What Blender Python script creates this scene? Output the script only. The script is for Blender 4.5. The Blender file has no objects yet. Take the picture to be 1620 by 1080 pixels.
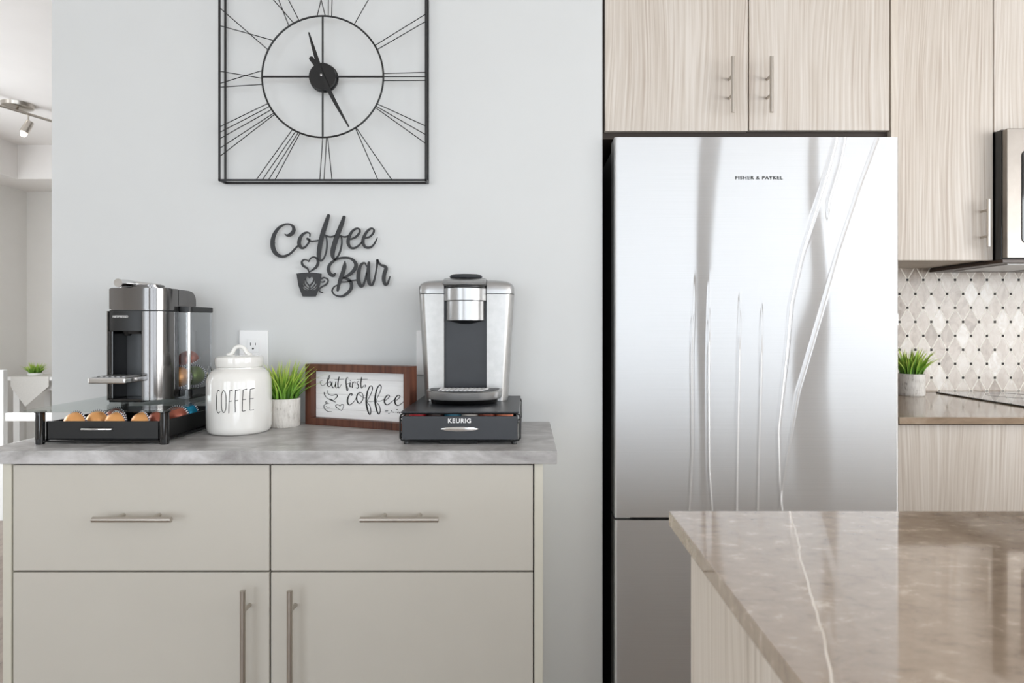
import bpy, bmesh, math, random
import numpy as np
from mathutils import Vector, Matrix
random.seed(7)
PI = math.pi
# ------------------------------------------------------------------ camera, world, lights, exposure
sc = bpy.context.scene
CH = 1.17                                     # camera height, metres
cam_d = bpy.data.cameras.new('camera'); cam = bpy.data.objects.new('camera', cam_d)
sc.collection.objects.link(cam); sc.camera = cam
cam.location = (0, 0, CH); cam.rotation_euler = (PI/2, 0, 0)
cam_d.sensor_width = 36; cam_d.lens = 1000/1620*36
cam_d.shift_x = -22/1620; cam_d.shift_y = -25/1620
cam_d.clip_start = 0.02
cam_d.dof.use_dof = True; cam_d.dof.focus_distance = 1.7; cam_d.dof.aperture_fstop = 7.0

w = bpy.data.worlds.new('world'); sc.world = w; w.use_nodes = True
w.node_tree.nodes['Background'].inputs[0].default_value = (0.75, 0.87, 1.0, 1)
w.node_tree.nodes['Background'].inputs[1].default_value = 1.0

def area(name, loc, rot, sx, sy, power, col=(1, 1, 1), spread=PI):
    l = bpy.data.lights.new(name, 'AREA'); l.shape = 'RECTANGLE'; l.size = sx; l.size_y = sy
    l.energy = power; l.color = col; l.spread = spread
    o = bpy.data.objects.new(name, l); o.location = loc; o.rotation_euler = rot
    sc.collection.objects.link(o); return o
RY = -3.0                                     # rear wall (behind the camera)
area('daylight_rear_window', (1.8, RY-0.12, 1.22), (PI/2, 0, 0), 4.4, 2.2, 39, (0.96, 0.98, 1.0))
area('daylight_rear_left_window', (-2.4, RY-0.12, 1.35), (PI/2, 0, 0), 2.2, 1.9, 22, (0.93, 0.97, 1.0))
area('daylight_left_window', (-4.45, 2.7, 1.45), (0, -PI/2, 0), 1.9, 2.6, 44, (0.98, 0.99, 1.0))
area('daylight_right_window', (4.43, -1.0, 1.35), (0, PI/2, 0), 2.0, 3.3, 84, (1.0, 0.985, 0.96))
vs = sc.view_settings
vs.view_transform = 'Standard'; vs.look = 'None'; vs.gamma = 1.0; vs.use_curve_mapping = False
vs.exposure = 0.85
sc.cycles.max_bounces = 10; sc.cycles.diffuse_bounces = 6; sc.cycles.sample_clamp_indirect = 6
sc.cycles.use_denoising = True

# ------------------------------------------------------------------ node helpers
def s2l(c):
    return tuple((x/12.92 if x <= .04045 else ((x+.055)/1.055)**2.4) for x in [v/255 for v in c]) + (1,)
class N:
    def __init__(s, name):
        s.m = bpy.data.materials.new(name); s.m.use_nodes = True
        s.t = s.m.node_tree; s.b = s.t.nodes['Principled BSDF']
    def new(s, ty, **k):
        n = s.t.nodes.new(ty)
        for a, v in k.items(): setattr(n, a, v)
        return n
    def link(s, a, b): s.t.links.new(a, b)
    def inp(s, sock, v):
        if isinstance(v, (int, float)): sock.default_value = v
        elif isinstance(v, (tuple, list)): sock.default_value = v
        else: s.link(v, sock)
    def math(s, op, a, b=0.0, c=0.0):
        n = s.new('ShaderNodeMath', operation=op)
        s.inp(n.inputs[0], a); s.inp(n.inputs[1], b)
        s.inp(n.inputs[2], c)
        return n.outputs[0]
    def coord(s, which='Object'): return s.new('ShaderNodeTexCoord').outputs[which]
    def mapped(s, scale, loc=(0, 0, 0), rot=(0, 0, 0)):
        mp = s.new('ShaderNodeMapping'); s.link(s.coord(), mp.inputs[0])
        mp.inputs['Scale'].default_value = scale; mp.inputs['Location'].default_value = loc
        mp.inputs['Rotation'].default_value = rot
        return mp.outputs[0]
    def noise(s, vec, scale=1, detail=4, rough=.55, dist=0):
        n = s.new('ShaderNodeTexNoise'); s.link(vec, n.inputs['Vector'])
        n.inputs['Scale'].default_value = scale; n.inputs['Detail'].default_value = detail
        n.inputs['Roughness'].default_value = rough; n.inputs['Distortion'].default_value = dist
        return n.outputs[0]
    def ramp(s, fac, stops):
        r = s.new('ShaderNodeValToRGB'); s.link(fac, r.inputs[0])
        e = r.color_ramp.elements
        while len(e) < len(stops): e.new(.5)
        for i, (p, c) in enumerate(stops): e[i].position = p; e[i].color = c
        return r.outputs[0]
    def mix(s, fac, a, b, mode='MIX'):
        n = s.new('ShaderNodeMix', data_type='RGBA', blend_type=mode)
        s.inp(n.inputs[0], fac); s.inp(n.inputs[6], a); s.inp(n.inputs[7], b)
        return n.outputs[2]
    def bump(s, h, strength=.2, dist=.001):
        n = s.new('ShaderNodeBump'); n.inputs['Strength'].default_value = strength
        n.inputs['Distance'].default_value = dist; s.link(h, n.inputs['Height'])
        s.link(n.outputs[0], s.b.inputs['Normal'])
    def set(s, **k):
        for a, v in k.items(): s.inp(s.b.inputs[a.replace('_', ' ')], v)
        return s
def simple(name, col, rough=.5, metal=0.0, var=.04, scale=30, coat=0, spec=.5, bump=0):
    n = N(name); c = s2l(col)
    f = n.noise(n.mapped((scale,)*3), 1, 3)
    lo = tuple(x*(1-var) for x in c[:3])+(1,); hi = tuple(min(1, x*(1+var)) for x in c[:3])+(1,)
    n.set(Base_Color=n.ramp(f, [(.3, lo), (.7, hi)]), Roughness=rough, Metallic=metal)
    n.b.inputs['Coat Weight'].default_value = coat
    n.b.inputs['Specular IOR Level'].default_value = spec
    if bump: n.bump(f, bump)
    return n.m
M = {}
M['wall'] = simple('wall_paint', (208, 210, 210), .55, var=.008, scale=6)
M['white_wall'] = simple('white_wall_paint', (236, 234, 230), .7, var=.01, scale=6)
M['ceiling'] = simple('ceiling_paint', (238, 235, 232), .8, var=.01, scale=6)
M['trim'] = simple('trim_white', (235, 235, 233), .4, var=.01)
M['greige'] = simple('greige_cabinet_paint', (197, 193, 184), .38, var=.012, scale=8)
M['greige_edge'] = simple('greige_edge', (207, 204, 191), .4, var=.01)
M['dark_gap'] = simple('dark_carcass', (52, 42, 34), .6)
M['black'] = simple('black_satin', (13, 13, 14), .38, var=.1)
M['black_gloss'] = simple('black_gloss', (10, 10, 11), .08, var=.1, coat=.5)
M['black_metal'] = simple('black_powder_metal', (9, 9, 10), .36, metal=.0, var=.1)
M['charcoal'] = simple('charcoal_plastic', (48, 51, 55), .42, var=.05)
M['charcoal_panel'] = simple('charcoal_panel', (46, 49, 54), .35, var=.12, scale=14)
M['sign_black'] = simple('sign_dark_metal', (36, 37, 39), .5, var=.15, scale=40)
M['chrome'] = simple('chrome', (215, 215, 215), .1, 1.0, var=.02)
M['nickel'] = simple('brushed_nickel', (192, 186, 178), .28, 1.0, var=.03)
M['gunmetal'] = simple('gunmetal_chrome', (120, 118, 117), .13, 1.0, var=.02)
M['silver'] = simple('silver_plastic', (176, 176, 176), .3, .85, var=.02)
M['ceramic'] = simple('white_ceramic', (232, 231, 227), .12, var=.01, scale=8, coat=.6, bump=.03)
M['white_plastic'] = simple('white_plastic', (236, 236, 236), .3, var=.01)
M['slot'] = simple('outlet_slot', (30, 30, 30), .6)
M['ink'] = simple('black_ink', (24, 24, 26), .6)
M['white_print'] = simple('white_print', (235, 235, 235), .5)
M['grey_print'] = simple('grey_print', (70, 72, 72), .4)
M['white_paint'] = simple('white_furniture', (238, 238, 236), .45, var=.01)
M['linen'] = simple('linen_cloth', (215, 213, 208), .9, var=.05, scale=200)
M['soil'] = simple('soil', (50, 60, 30), .9, var=.3, scale=200)
M['grill'] = simple('grill_steel', (235, 235, 235), .45, .6)

def brushed(name, col, rough=.3, aniso=.8, axis='X', met=1.0):
    n = N(name); sc_ = (3, 3, 900) if axis == 'X' else (900, 900, 3)
    f = n.noise(n.mapped(sc_), 1, 2)
    c = s2l(col)
    n.set(Base_Color=n.ramp(f, [(.25, tuple(x*.93 for x in c[:3])+(1,)), (.75, c)]), Metallic=met)
    n.set(Roughness=n.math('MULTIPLY_ADD', f, .08, rough-.04))
    n.b.inputs['Anisotropic'].default_value = aniso
    t = n.new('ShaderNodeTangent', direction_type='UV_MAP'); n.link(t.outputs[0], n.b.inputs['Tangent'])
    n.b.inputs['Anisotropic Rotation'].default_value = 0.25
    g = n.new('ShaderNodeBsdfAnisotropic'); g.inputs['Roughness'].default_value = .15; g.inputs['Anisotropy'].default_value = .93
    g.inputs['Rotation'].default_value = 0.0; g.inputs['Color'].default_value = c; n.link(t.outputs[0], g.inputs['Tangent'])
    mx = n.new('ShaderNodeMixShader'); mx.inputs[0].default_value = .62
    n.link(n.b.outputs[0], mx.inputs[1]); n.link(g.outputs[0], mx.inputs[2])
    n.link(mx.outputs[0], n.t.nodes['Material Output'].inputs[0])
    return n.m
M['fridge_steel'] = brushed('fridge_brushed_steel', (232, 233, 234), .58, 1.0)
M['steel_panel'] = simple('brushed_silver_panel', (182, 181, 179), .36, .9, var=.05, scale=60)

def wood(name, lo, mid, hi, scale=1.0, seed=0):
    n = N(name)
    warp = n.noise(n.mapped((3.0*scale, 3.0*scale, .60*scale), (seed, seed*.7, seed*.3)), 1, 2)
    c = n.mapped((1, 1, 1), (seed*.37, 0, seed*.21))
    sep = n.new('ShaderNodeSeparateXYZ'); n.link(c, sep.inputs[0])
    xy = n.math('ADD', sep.outputs[0], sep.outputs[1])
    w1 = n.math('MULTIPLY_ADD', warp, .20/scale, xy)
    band = n.math('SINE', n.math('MULTIPLY', w1, 420*scale))
    cmb = n.new('ShaderNodeCombineXYZ')
    n.link(n.math('MULTIPLY', w1, 170*scale), cmb.inputs[0]); n.link(n.math('MULTIPLY', sep.outputs[2], 2.5*scale), cmb.inputs[2])
    fine = n.noise(cmb.outputs[0], 1, 5, .6)
    broad = n.noise(n.mapped((14*scale, 14*scale, .8*scale), (seed*2, 3, 1)), 1, 3)
    f = n.math('ADD', n.math('MULTIPLY', band, .035), n.math('ADD', n.math('MULTIPLY', fine, .75), n.math('MULTIPLY', broad, .3)))
    n.set(Base_Color=n.ramp(f, [(.36, s2l(lo)), (.47, s2l(mid)), (.64, s2l(hi))]), Roughness=.5)
    n.bump(fine, .12, .0006)
    return n.m
M['wood'] = wood('pale_grey_oak', (176, 163, 151), (194, 184, 173), (211, 204, 196))
M['wood2'] = wood('pale_grey_oak_second', (176, 163, 151), (194, 184, 173), (211, 204, 196), 1.0, 4.3)
M['wood_edge'] = wood('oak_edge', (176, 164, 150), (198, 187, 174), (210, 201, 190), 1.0, 2)
M['walnut'] = wood('walnut_frame_wood', (62, 32, 22), (84, 46, 32), (108, 66, 48), .7, 1)

def laminate(name, a, b, c, rough=.4, sc_=5, stretch=1):
    n = N(name)
    f = n.noise(n.mapped((sc_*.6, sc_*stretch, sc_*stretch)), 1, 7, .62, .8)
    g = n.noise(n.mapped((30, 60, 60)), 1, 5, .7)
    k = n.math('ADD', n.math('MULTIPLY', f, .8), n.math('MULTIPLY', g, .22))
    n.set(Base_Color=n.ramp(k, [(.33, s2l(a)), (.5, s2l(b)), (.66, s2l(c))]), Roughness=rough)
    return n.m
M['concrete'] = laminate('grey_concrete_laminate', (134, 131, 130), (172, 170, 169), (206, 205, 205), .33, 11)
M['quartz'] = laminate('beige_quartz', (128, 110, 92), (150, 131, 112), (172, 155, 137), .1, 9, 1.6)
def quartz_streak():
    n = N('island_quartz')
    f = n.noise(n.mapped((34, 60, 40)), 1, 6, .68, .3)
    base = n.ramp(f, [(.30, s2l((118, 101, 85))), (.42, s2l((148, 130, 112))), (.58, s2l((160, 143, 125))), (.70, s2l((206, 192, 176)))])
    g = n.noise(n.mapped((5, 3, 3)), 1, 3)
    base = n.mix(n.math('MULTIPLY', g, .45), base, s2l((166, 150, 134)))
    # long pale line across the slab: reflected fridge streak painted into the colour
    sep = n.new('ShaderNodeSeparateXYZ'); n.link(n.coord(), sep.inputs[0])
    wob = n.noise(n.mapped((9, 9, 9)), 1, 3)
    d = n.math('ADD', n.math('SUBTRACT', sep.outputs[0], n.math('MULTIPLY_ADD', sep.outputs[1], .341, -1.0653)), n.math('MULTIPLY_ADD', wob, .016, -.008))
    v = n.math('LESS_THAN', n.math('ABSOLUTE', d), .0011)
    base = n.mix(n.math('MULTIPLY', v, .85), base, s2l((222, 212, 198)))
    n.set(Base_Color=base, Roughness=.06); n.b.inputs['IOR'].default_value = 1.75; n.b.inputs['Coat Weight'].default_value = .6; n.b.inputs['Coat Roughness'].default_value = .04
    return n.m
M['island_quartz'] = quartz_streak()
def floor_mat():
    n = N('grey_plank_floor')
    br = n.new('ShaderNodeTexBrick'); n.link(n.mapped((1, 1, 1), rot=(0, 0, PI/2)), br.inputs[0])
    br.inputs['Scale'].default_value = 1; br.inputs['Brick Width'].default_value = 1.2; br.inputs['Row Height'].default_value = .14
    br.inputs['Mortar Size'].default_value = .0015
    br.inputs['Color1'].default_value = s2l((158, 145, 135)); br.inputs['Color2'].default_value = s2l((132, 118, 108))
    br.inputs['Mortar'].default_value = s2l((80, 70, 62))
    g = n.noise(n.mapped((40, 2.5, 1)), 1, 5)
    n.set(Base_Color=n.mix(.35, br.outputs[0], n.ramp(g, [(.3, s2l((110, 98, 90))), (.7, s2l((175, 162, 150)))])), Roughness=.35)
    return n.m
M['floor'] = floor_mat()
def tile_mat():
    n = N('marble_diamond_tile'); W, H = .0612, .1075
    sep = n.new('ShaderNodeSeparateXYZ'); n.link(n.coord(), sep.inputs[0])
    u = n.math('DIVIDE', n.math('SUBTRACT', sep.outputs[0], 1.529), W)
    v = n.math('DIVIDE', n.math('SUBTRACT', sep.outputs[2], 1.346), H)
    a = n.math('ADD', u, v); b = n.math('SUBTRACT', u, v)
    sg = lambda q: n.math('SUBTRACT', n.math('FRACT', n.math('ADD', q, 100.5)), .5)
    da, db = sg(a), sg(b)
    line = n.math('LESS_THAN', n.math('MINIMUM', n.math('ABSOLUTE', da), n.math('ABSOLUTE', db)), .042)
    dx = n.math('MULTIPLY', n.math('ABSOLUTE', n.math('ADD', da, db)), W/2)
    dz = n.math('MULTIPLY', n.math('ABSOLUTE', n.math('SUBTRACT', da, db)), H/2)
    md = n.math('MAXIMUM', dx, dz)
    near = n.math('LESS_THAN', md, .0072); dot = n.math('LESS_THAN', md, .0049)
    cell = n.new('ShaderNodeCombineXYZ'); n.link(n.math('FLOOR', a), cell.inputs[0]); n.link(n.math('FLOOR', b), cell.inputs[1])
    wn = n.new('ShaderNodeTexWhiteNoise', noise_dimensions='3D'); n.link(cell.outputs[0], wn.inputs[0])
    mv = n.new('ShaderNodeVectorMath', operation='MULTIPLY_ADD'); n.link(wn.outputs[1], mv.inputs[0])
    mv.inputs[1].default_value = (9, 9, 9); n.link(n.mapped((34, 34, 20)), mv.inputs[2])
    marble = n.noise(mv.outputs[0], 1, 6, .65, 1.2)
    k = n.math('ADD', n.math('MULTIPLY', marble, .65), n.math('MULTIPLY', wn.outputs[0], .35))
    col = n.ramp(k, [(.28, s2l((146, 131, 118))), (.45, s2l((184, 171, 159))), (.62, s2l((206, 197, 187))), (.8, s2l((232, 229, 224)))])
    g = n.math('MAXIMUM', line, near)
    col = n.mix(g, col, s2l((244, 238, 228)))
    col = n.mix(dot, col, s2l((40, 34, 30)))
    n.set(Base_Color=col, Roughness=n.math('MULTIPLY_ADD', g, .5, .18))
    n.bump(n.math('SUBTRACT', 1.0, g), .4, .001)
    return n.m
M['tile'] = tile_mat()
def birch():
    n = N('whitewashed_bark_pot')
    f = n.noise(n.mapped((160, 160, 30)), 1, 6, .75, .4)
    g = n.noise(n.mapped((30, 30, 50)), 1, 4)
    k = n.math('ADD', n.math('MULTIPLY', f, .7), n.math('MULTIPLY', g, .3))
    n.set(Base_Color=n.ramp(k, [(.36, s2l((150, 143, 136))), (.46, s2l((212, 208, 202))), (.62, s2l((232, 229, 224)))]), Roughness=.7)
    n.bump(f, .5, .001); return n.m
M['bark'] = birch()
def shiplap():
    n = N('whitewashed_board')
    sep = n.new('ShaderNodeSeparateXYZ'); n.link(n.coord(), sep.inputs[0])
    fr = n.math('FRACT', n.math('MULTIPLY', sep.outputs[2], 24))
    ln = n.math('LESS_THAN', fr, .045)
    f = n.noise(n.mapped((14, 14, 160)), 1, 5, .7)
    c = n.ramp(f, [(.3, s2l((238, 238, 238))), (.5, s2l((243, 243, 243))), (.8, s2l((250, 250, 250)))])
    n.set(Base_Color=n.mix(n.math('MULTIPLY', ln, .35), c, s2l((170, 168, 165))), Roughness=.7); return n.m
M['board'] = shiplap()
def leaf(name, lo, mid, tip):
    n = N(name); at = n.new('ShaderNodeAttribute', attribute_name='tipness')
    n.set(Base_Color=n.ramp(at.outputs['Fac'], [(0, s2l(lo)), (.5, s2l(mid)), (1, s2l(tip))]), Roughness=.45)
    n.b.inputs['Subsurface Weight'].default_value = .0
    return n.m
M['leaf'] = leaf('artificial_grass', (66, 112, 36), (122, 170, 58), (206, 222, 104))
def glass(name, col=(1, 1, 1), rough=0.0, ior=1.45, alpha=.16):
    n = N(name); nt = n.t
    tr = n.new('ShaderNodeBsdfTransparent'); tr.inputs[0].default_value = col+(1,)
    gl = n.new('ShaderNodeBsdfGlossy'); gl.inputs[1].default_value = .03
    fr = n.new('ShaderNodeLayerWeight'); fr.inputs[0].default_value = .5
    fac_ = n.math('POWER', fr.outputs['Facing'], 4.0)
    mx = n.new('ShaderNodeMixShader')
    n.link(n.math('MULTIPLY_ADD', fac_, .55, .03+alpha*.05), mx.inputs[0])
    n.link(tr.outputs[0], mx.inputs[1]); n.link(gl.outputs[0], mx.inputs[2])
    n.link(mx.outputs[0], nt.nodes['Material Output'].inputs[0]); return n.m
M['glass'] = glass('smoked_shelf_glass', (.93, .96, .95))
M['tank'] = glass('clear_tank_plastic', (.95, .96, .97), alpha=.6)
M['bulb'] = N('bulb_glow').set(Base_Color=(1, 1, 1, 1)).m
M['bulb'].node_tree.nodes['Principled BSDF'].inputs['Emission Color'].default_value = (1, .92, .8, 1)
M['bulb'].node_tree.nodes['Principled BSDF'].inputs['Emission Strength'].default_value = 1.0
def foil(name, col, rough=.28): return simple(name, col, rough, .45, var=.08, scale=25)
M['gold'] = foil('gold_foil', (236, 170, 108), .35); M['copper'] = foil('copper_foil', (165, 92, 74))
M['blue'] = foil('blue_foil', (28, 140, 178)); M['green'] = foil('green_foil', (120, 140, 70))
M['red'] = simple('red_lid', (190, 34, 44), .4); M['teal'] = simple('teal_lid', (50, 116, 140), .4)
M['cream'] = simple('cream_lid', (215, 205, 195), .4); M['brown_lid'] = simple('brown_lid', (60, 38, 34), .4)
M['orange_lid'] = simple('orange_lid', (226, 130, 96), .4)
def rim_mat():
    n = N('barcode_rim'); sep = n.new('ShaderNodeSeparateXYZ'); n.link(n.coord(), sep.inputs[0])
    a = n.math('ARCTAN2', sep.outputs[1], sep.outputs[0])
    k = n.math('LESS_THAN', n.math('FRACT', n.math('MULTIPLY', a, 5.1)), .55)
    n.set(Base_Color=n.mix(k, s2l((244, 242, 246)), s2l((50, 46, 70))), Roughness=.35); return n.m
M['rim'] = rim_mat()

# ------------------------------------------------------------------ mesh builder
def T(loc=(0, 0, 0), rot=(0, 0, 0)):
    from mathutils import Euler
    return Matrix.Translation(loc) @ Euler(rot).to_matrix().to_4x4()
class MB:
    def __init__(s): s.bm = bmesh.new(); s.flat = []
    def merge(s, b2, mat=None, smooth=True):
        if mat is not None: b2.transform(mat)
        me = bpy.data.meshes.new('tmp'); 
        for f in b2.faces: f.smooth = smooth
        b2.to_mesh(me); b2.free(); s.bm.from_mesh(me); bpy.data.meshes.remove(me); return s
    def box(s, x0, x1, y0, y1, z0, z1, bev=0, seg=2, mat=None):
        b = bmesh.new(); bmesh.ops.create_cube(b, size=1)
        b.transform(Matrix.Translation(((x0+x1)/2, (y0+y1)/2, (z0+z1)/2)) @ Matrix.Diagonal((abs(x1-x0), abs(y1-y0), abs(z1-z0), 1)))
        if bev: bmesh.ops.bevel(b, geom=b.edges[:], offset=bev, segments=seg, profile=.5, affect='EDGES')
        return s.merge(b, mat, smooth=False)
    def tube(s, pts, r, seg=10, caps=True, closed=False):
        pts = [Vector(p) for p in pts]; n = len(pts)
        rr = r if isinstance(r, (list, tuple)) else [r]*n
        b = bmesh.new(); rings = []; up = None
        for i, p in enumerate(pts):
            if closed: t = pts[(i+1) % n]-pts[i-1]
            else: t = pts[min(i+1, n-1)]-pts[max(i-1, 0)]
            t.normalize()
            if up is None:
                up = Vector((0, 0, 1)) if abs(t.z) < .9 else Vector((1, 0, 0))
            up = (up - t*up.dot(t)).normalized(); sd = t.cross(up)
            rings.append([b.verts.new(p+(up*math.cos(a)+sd*math.sin(a))*rr[i]) for a in [2*PI*k/seg for k in range(seg)]])
        m = n if closed else n-1
        for i in range(m):
            A, B_ = rings[i], rings[(i+1) % n]
            for k in range(seg): b.faces.new((A[k], A[(k+1) % seg], B_[(k+1) % seg], B_[k]))
        if caps and not closed: b.faces.new(rings[0][::-1]); b.faces.new(rings[-1])
        bmesh.ops.recalc_face_normals(b, faces=b.faces[:]); return s.merge(b)
    def lathe(s, prof, seg=48, mat=None, sx=1, sy=1, a0=0, a1=2*PI):
        b = bmesh.new(); full = abs(a1-a0-2*PI) < 1e-6; n = seg if full else seg+1
        rings = []
        for (r, z) in prof:
            if r < 1e-6: rings.append([b.verts.new((0, 0, z))]); continue
            rings.append([b.verts.new((r*sx*math.cos(a0+(a1-a0)*k/seg), r*sy*math.sin(a0+(a1-a0)*k/seg), z)) for k in range(n)])
        for A, B_ in zip(rings, rings[1:]):
            for k in range(seg):
                k2 = (k+1) % n if full else k+1
                if len(A) == 1 and len(B_) == 1: continue
                if len(A) == 1: b.faces.new((A[0], B_[k2], B_[k]))
                elif len(B_) == 1: b.faces.new((A[k], A[k2], B_[0]))
                else: b.faces.new((A[k], A[k2], B_[k2], B_[k]))
        bmesh.ops.recalc_face_normals(b, faces=b.faces[:]); return s.merge(b, mat)
    def prism(s, poly, axis, a, b_, bev=0, smooth=False, mat=None):
        """poly: 2D outline; axis: 'x','y','z' extrusion from a to b_"""
        b = bmesh.new()
        def P(u, v, t): return {'z': (u, v, t), 'y': (u, t, v), 'x': (t, u, v)}[axis]
        A = [b.verts.new(P(u, v, a)) for u, v in poly]; B_ = [b.verts.new(P(u, v, b_)) for u, v in poly]
        n = len(poly)
        b.faces.new(A); b.faces.new(B_[::-1])
        for i in range(n): b.faces.new((A[i], B_[i], B_[(i+1) % n], A[(i+1) % n]))
        bmesh.ops.recalc_face_normals(b, faces=b.faces[:])
        if bev: bmesh.ops.bevel(b, geom=[e for e in b.edges if e.calc_face_angle(0) > .6], offset=bev, segments=2, affect='EDGES')
        return s.merge(b, mat, smooth=smooth)
    def build(s, name, mat, parent=None, world=True, smooth_angle=.6, origin=None):
        me = bpy.data.meshes.new(name); s.bm.to_mesh(me); s.bm.free()
        o = bpy.data.objects.new(name, me); sc.collection.objects.link(o)
        if mat: me.materials.append(mat)
        if parent is not None:
            o.parent = parent
            if world: me.transform(root_matrix(parent).inverted())
        elif origin is not None:
            me.transform(Matrix.Translation(-Vector(origin))); o.location = origin
        try: me.set_sharp_from_angle(angle=smooth_angle)
        except Exception: pass
        wn = o.modifiers.new('weighted_normals', 'WEIGHTED_NORMAL'); wn.keep_sharp = True; wn.weight = 90
        return o
ROOTM = {}
def root_matrix(o):
    while o.parent is not None: o = o.parent
    return ROOTM.get(o.name, Matrix.Translation(o.location))
def tag(o, label, cat, group=None):
    o['label'] = label; o['category'] = cat
    if group: o['group'] = group
    return o
def thing(name, label, cat, loc=(0, 0, 0), rz=0, group=None):
    o = bpy.data.objects.new(name, None); sc.collection.objects.link(o)
    o.location = loc; o.rotation_euler = (0, 0, rz); ROOTM[o.name] = T(loc, (0, 0, rz))
    o.empty_display_size = .05
    return tag(o, label, cat, group)
def struct(name, mb, mat, parent=None):
    o = mb.build(name, mat, parent)
    if parent is None: o['kind'] = 'structure'
    return o
def catmull(pts, n=6, closed=False):
    P_ = [np.array(p, float) for p in pts]; out = []
    m = len(P_)
    for i in range(m if closed else m-1):
        p0 = P_[(i-1) % m] if (closed or i > 0) else 2*P_[0]-P_[1]
        p1 = P_[i]; p2 = P_[(i+1) % m]
        p3 = P_[(i+2) % m] if (closed or i+2 < m) else 2*P_[-1]-P_[-2]
        for k in range(n):
            t = k/n
            out.append(.5*((2*p1)+(-p0+p2)*t+(2*p0-5*p1+4*p2-p3)*t*t+(-p0+3*p1-3*p2+p3)*t**3))
    if not closed: out.append(P_[-1])
    return out
def ribbon(mb, pts, f, depth0, depth1, n=6, closed=False, smooth=True):
    """pts: (x, y, width) in drawing units; f maps (x, y) -> (X, Z) metres and gives scale f.k; flat stroke between depths along Y"""
    q = catmull(pts, n, closed) if smooth else [np.array(p, float) for p in pts]
    b = bmesh.new(); L = []
    m = len(q)
    for i in range(m):
        a = q[max(i-1, 0)] if not closed else q[i-1]; c = q[min(i+1, m-1)] if not closed else q[(i+1) % m]
        t = (c-a)[:2]; t = t/(np.linalg.norm(t)+1e-9); nn = np.array([-t[1], t[0]])*abs(q[i][2])/2
        e = []
        for sgn in (1, -1):
            x, z = f(q[i][0]+nn[0]*sgn, q[i][1]+nn[1]*sgn)
            for d in (depth0, depth1): e.append(b.verts.new((x, d, z)))
        L.append(e)                       # l-front, l-back, r-front, r-back
    rng = range(m) if closed else range(m-1)
    for i in rng:
        A, B_ = L[i], L[(i+1) % m]
        b.faces.new((A[0], B_[0], B_[2], A[2])); b.faces.new((A[1], A[3], B_[3], B_[1]))
        b.faces.new((A[0], A[1], B_[1], B_[0])); b.faces.new((A[2], B_[2], B_[3], A[3]))
    if not closed:
        for e in (L[0], L[-1]): b.faces.new((e[0], e[2], e[3], e[1]))
        for c in (q[0], q[-1]):
            A, B_ = [], []
            for k in range(14):
                x, z = f(c[0]+abs(c[2])/2*math.cos(2*PI*k/14), c[1]+abs(c[2])/2*math.sin(2*PI*k/14))
                A.append(b.verts.new((x, depth0-.00003, z))); B_.append(b.verts.new((x, depth1, z)))
            b.faces.new(A); b.faces.new(B_)
            for k in range(14): b.faces.new((A[k], A[(k+1) % 14], B_[(k+1) % 14], B_[k]))
    bmesh.ops.recalc_face_normals(b, faces=b.faces[:])
    return mb.merge(b, smooth=False)
def text_part(name, body, size, loc, mat, parent, width=None, off=0, depth=.0004, spacing=1, rot=(PI/2, 0, 0)):
    cu = bpy.data.curves.new('t', 'FONT'); cu.body = body; cu.size = size; cu.extrude = depth; cu.offset = off
    cu.align_x = 'CENTER'; cu.align_y = 'CENTER'; cu.space_character = spacing
    o = bpy.data.objects.new('t', cu); sc.collection.objects.link(o)
    dg = bpy.context.evaluated_depsgraph_get(); me = bpy.data.meshes.new_from_object(o.evaluated_get(dg))
    bpy.data.objects.remove(o)
    xs = [v.co.x for v in me.vertices]; k = (width/(max(xs)-min(xs))) if width else 1
    me.transform(Matrix.Diagonal((k, 1, 1, 1))); me.transform(T(loc, rot))
    r = bpy.data.objects.new(name, me); me.name = name; sc.collection.objects.link(r)
    me.materials.clear(); me.materials.append(mat)
    r.parent = parent; me.transform(root_matrix(parent).inverted()); return r
def handle(parent, p0, p1, front_y, r=.006, inset=.045, mat=None):
    """bar pull from p0 to p1 (x,z) standing off in front of the plane y=front_y"""
    b = MB(); y = front_y-.034
    b.tube([(p0[0], y, p0[1]), (p1[0], y, p1[1])], r, 14)
    d = Vector((p1[0]-p0[0], 0, p1[1]-p0[1])); L = d.length; d.normalize()
    for t in (inset, L-inset):
        q = Vector((p0[0], 0, p0[1]))+d*t
        b.tube([(q.x, y, q.z), (q.x, front_y-.0001, q.z)], r*.75, 10)
    return b.build('handle', mat or M['nickel'], parent)

# ------------------------------------------------------------------ the room
WY = 1.785       # face of the wall with the clock
BY = 2.44        # kitchen back wall
FY = 5.47        # far wall of the next room
LX = -4.32; RX = 4.3; ZC = 2.6
struct('floor', MB().box(LX-.15, RX+.15, RY-.15, FY+.15, -.05, 0), M['floor'])
struct('ceiling', MB().box(LX-.15, RX+.15, RY-.15, FY+.15, ZC, ZC+.05), M['ceiling'])
struct('wall_center', MB().box(-1.339, .216, WY, 2.56, 0, ZC), M['wall'])
struct('wall_kitchen', MB().box(.216, RX, BY, 2.56, 0, ZC), M['white_wall'])
struct('wall_far', MB().box(LX, RX, FY, FY+.12, 0, ZC), M['white_wall'])
b = MB(); b.box(RX, RX+.12, RY, -2.65, 0, ZC); b.box(RX, RX+.12, .65, FY+.12, 0, ZC); b.box(RX, RX+.12, -2.65, .65, 0, .35); b.box(RX, RX+.12, -2.65, .65, 2.35, ZC)
struct('wall_right', b, M['white_wall'])
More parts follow.
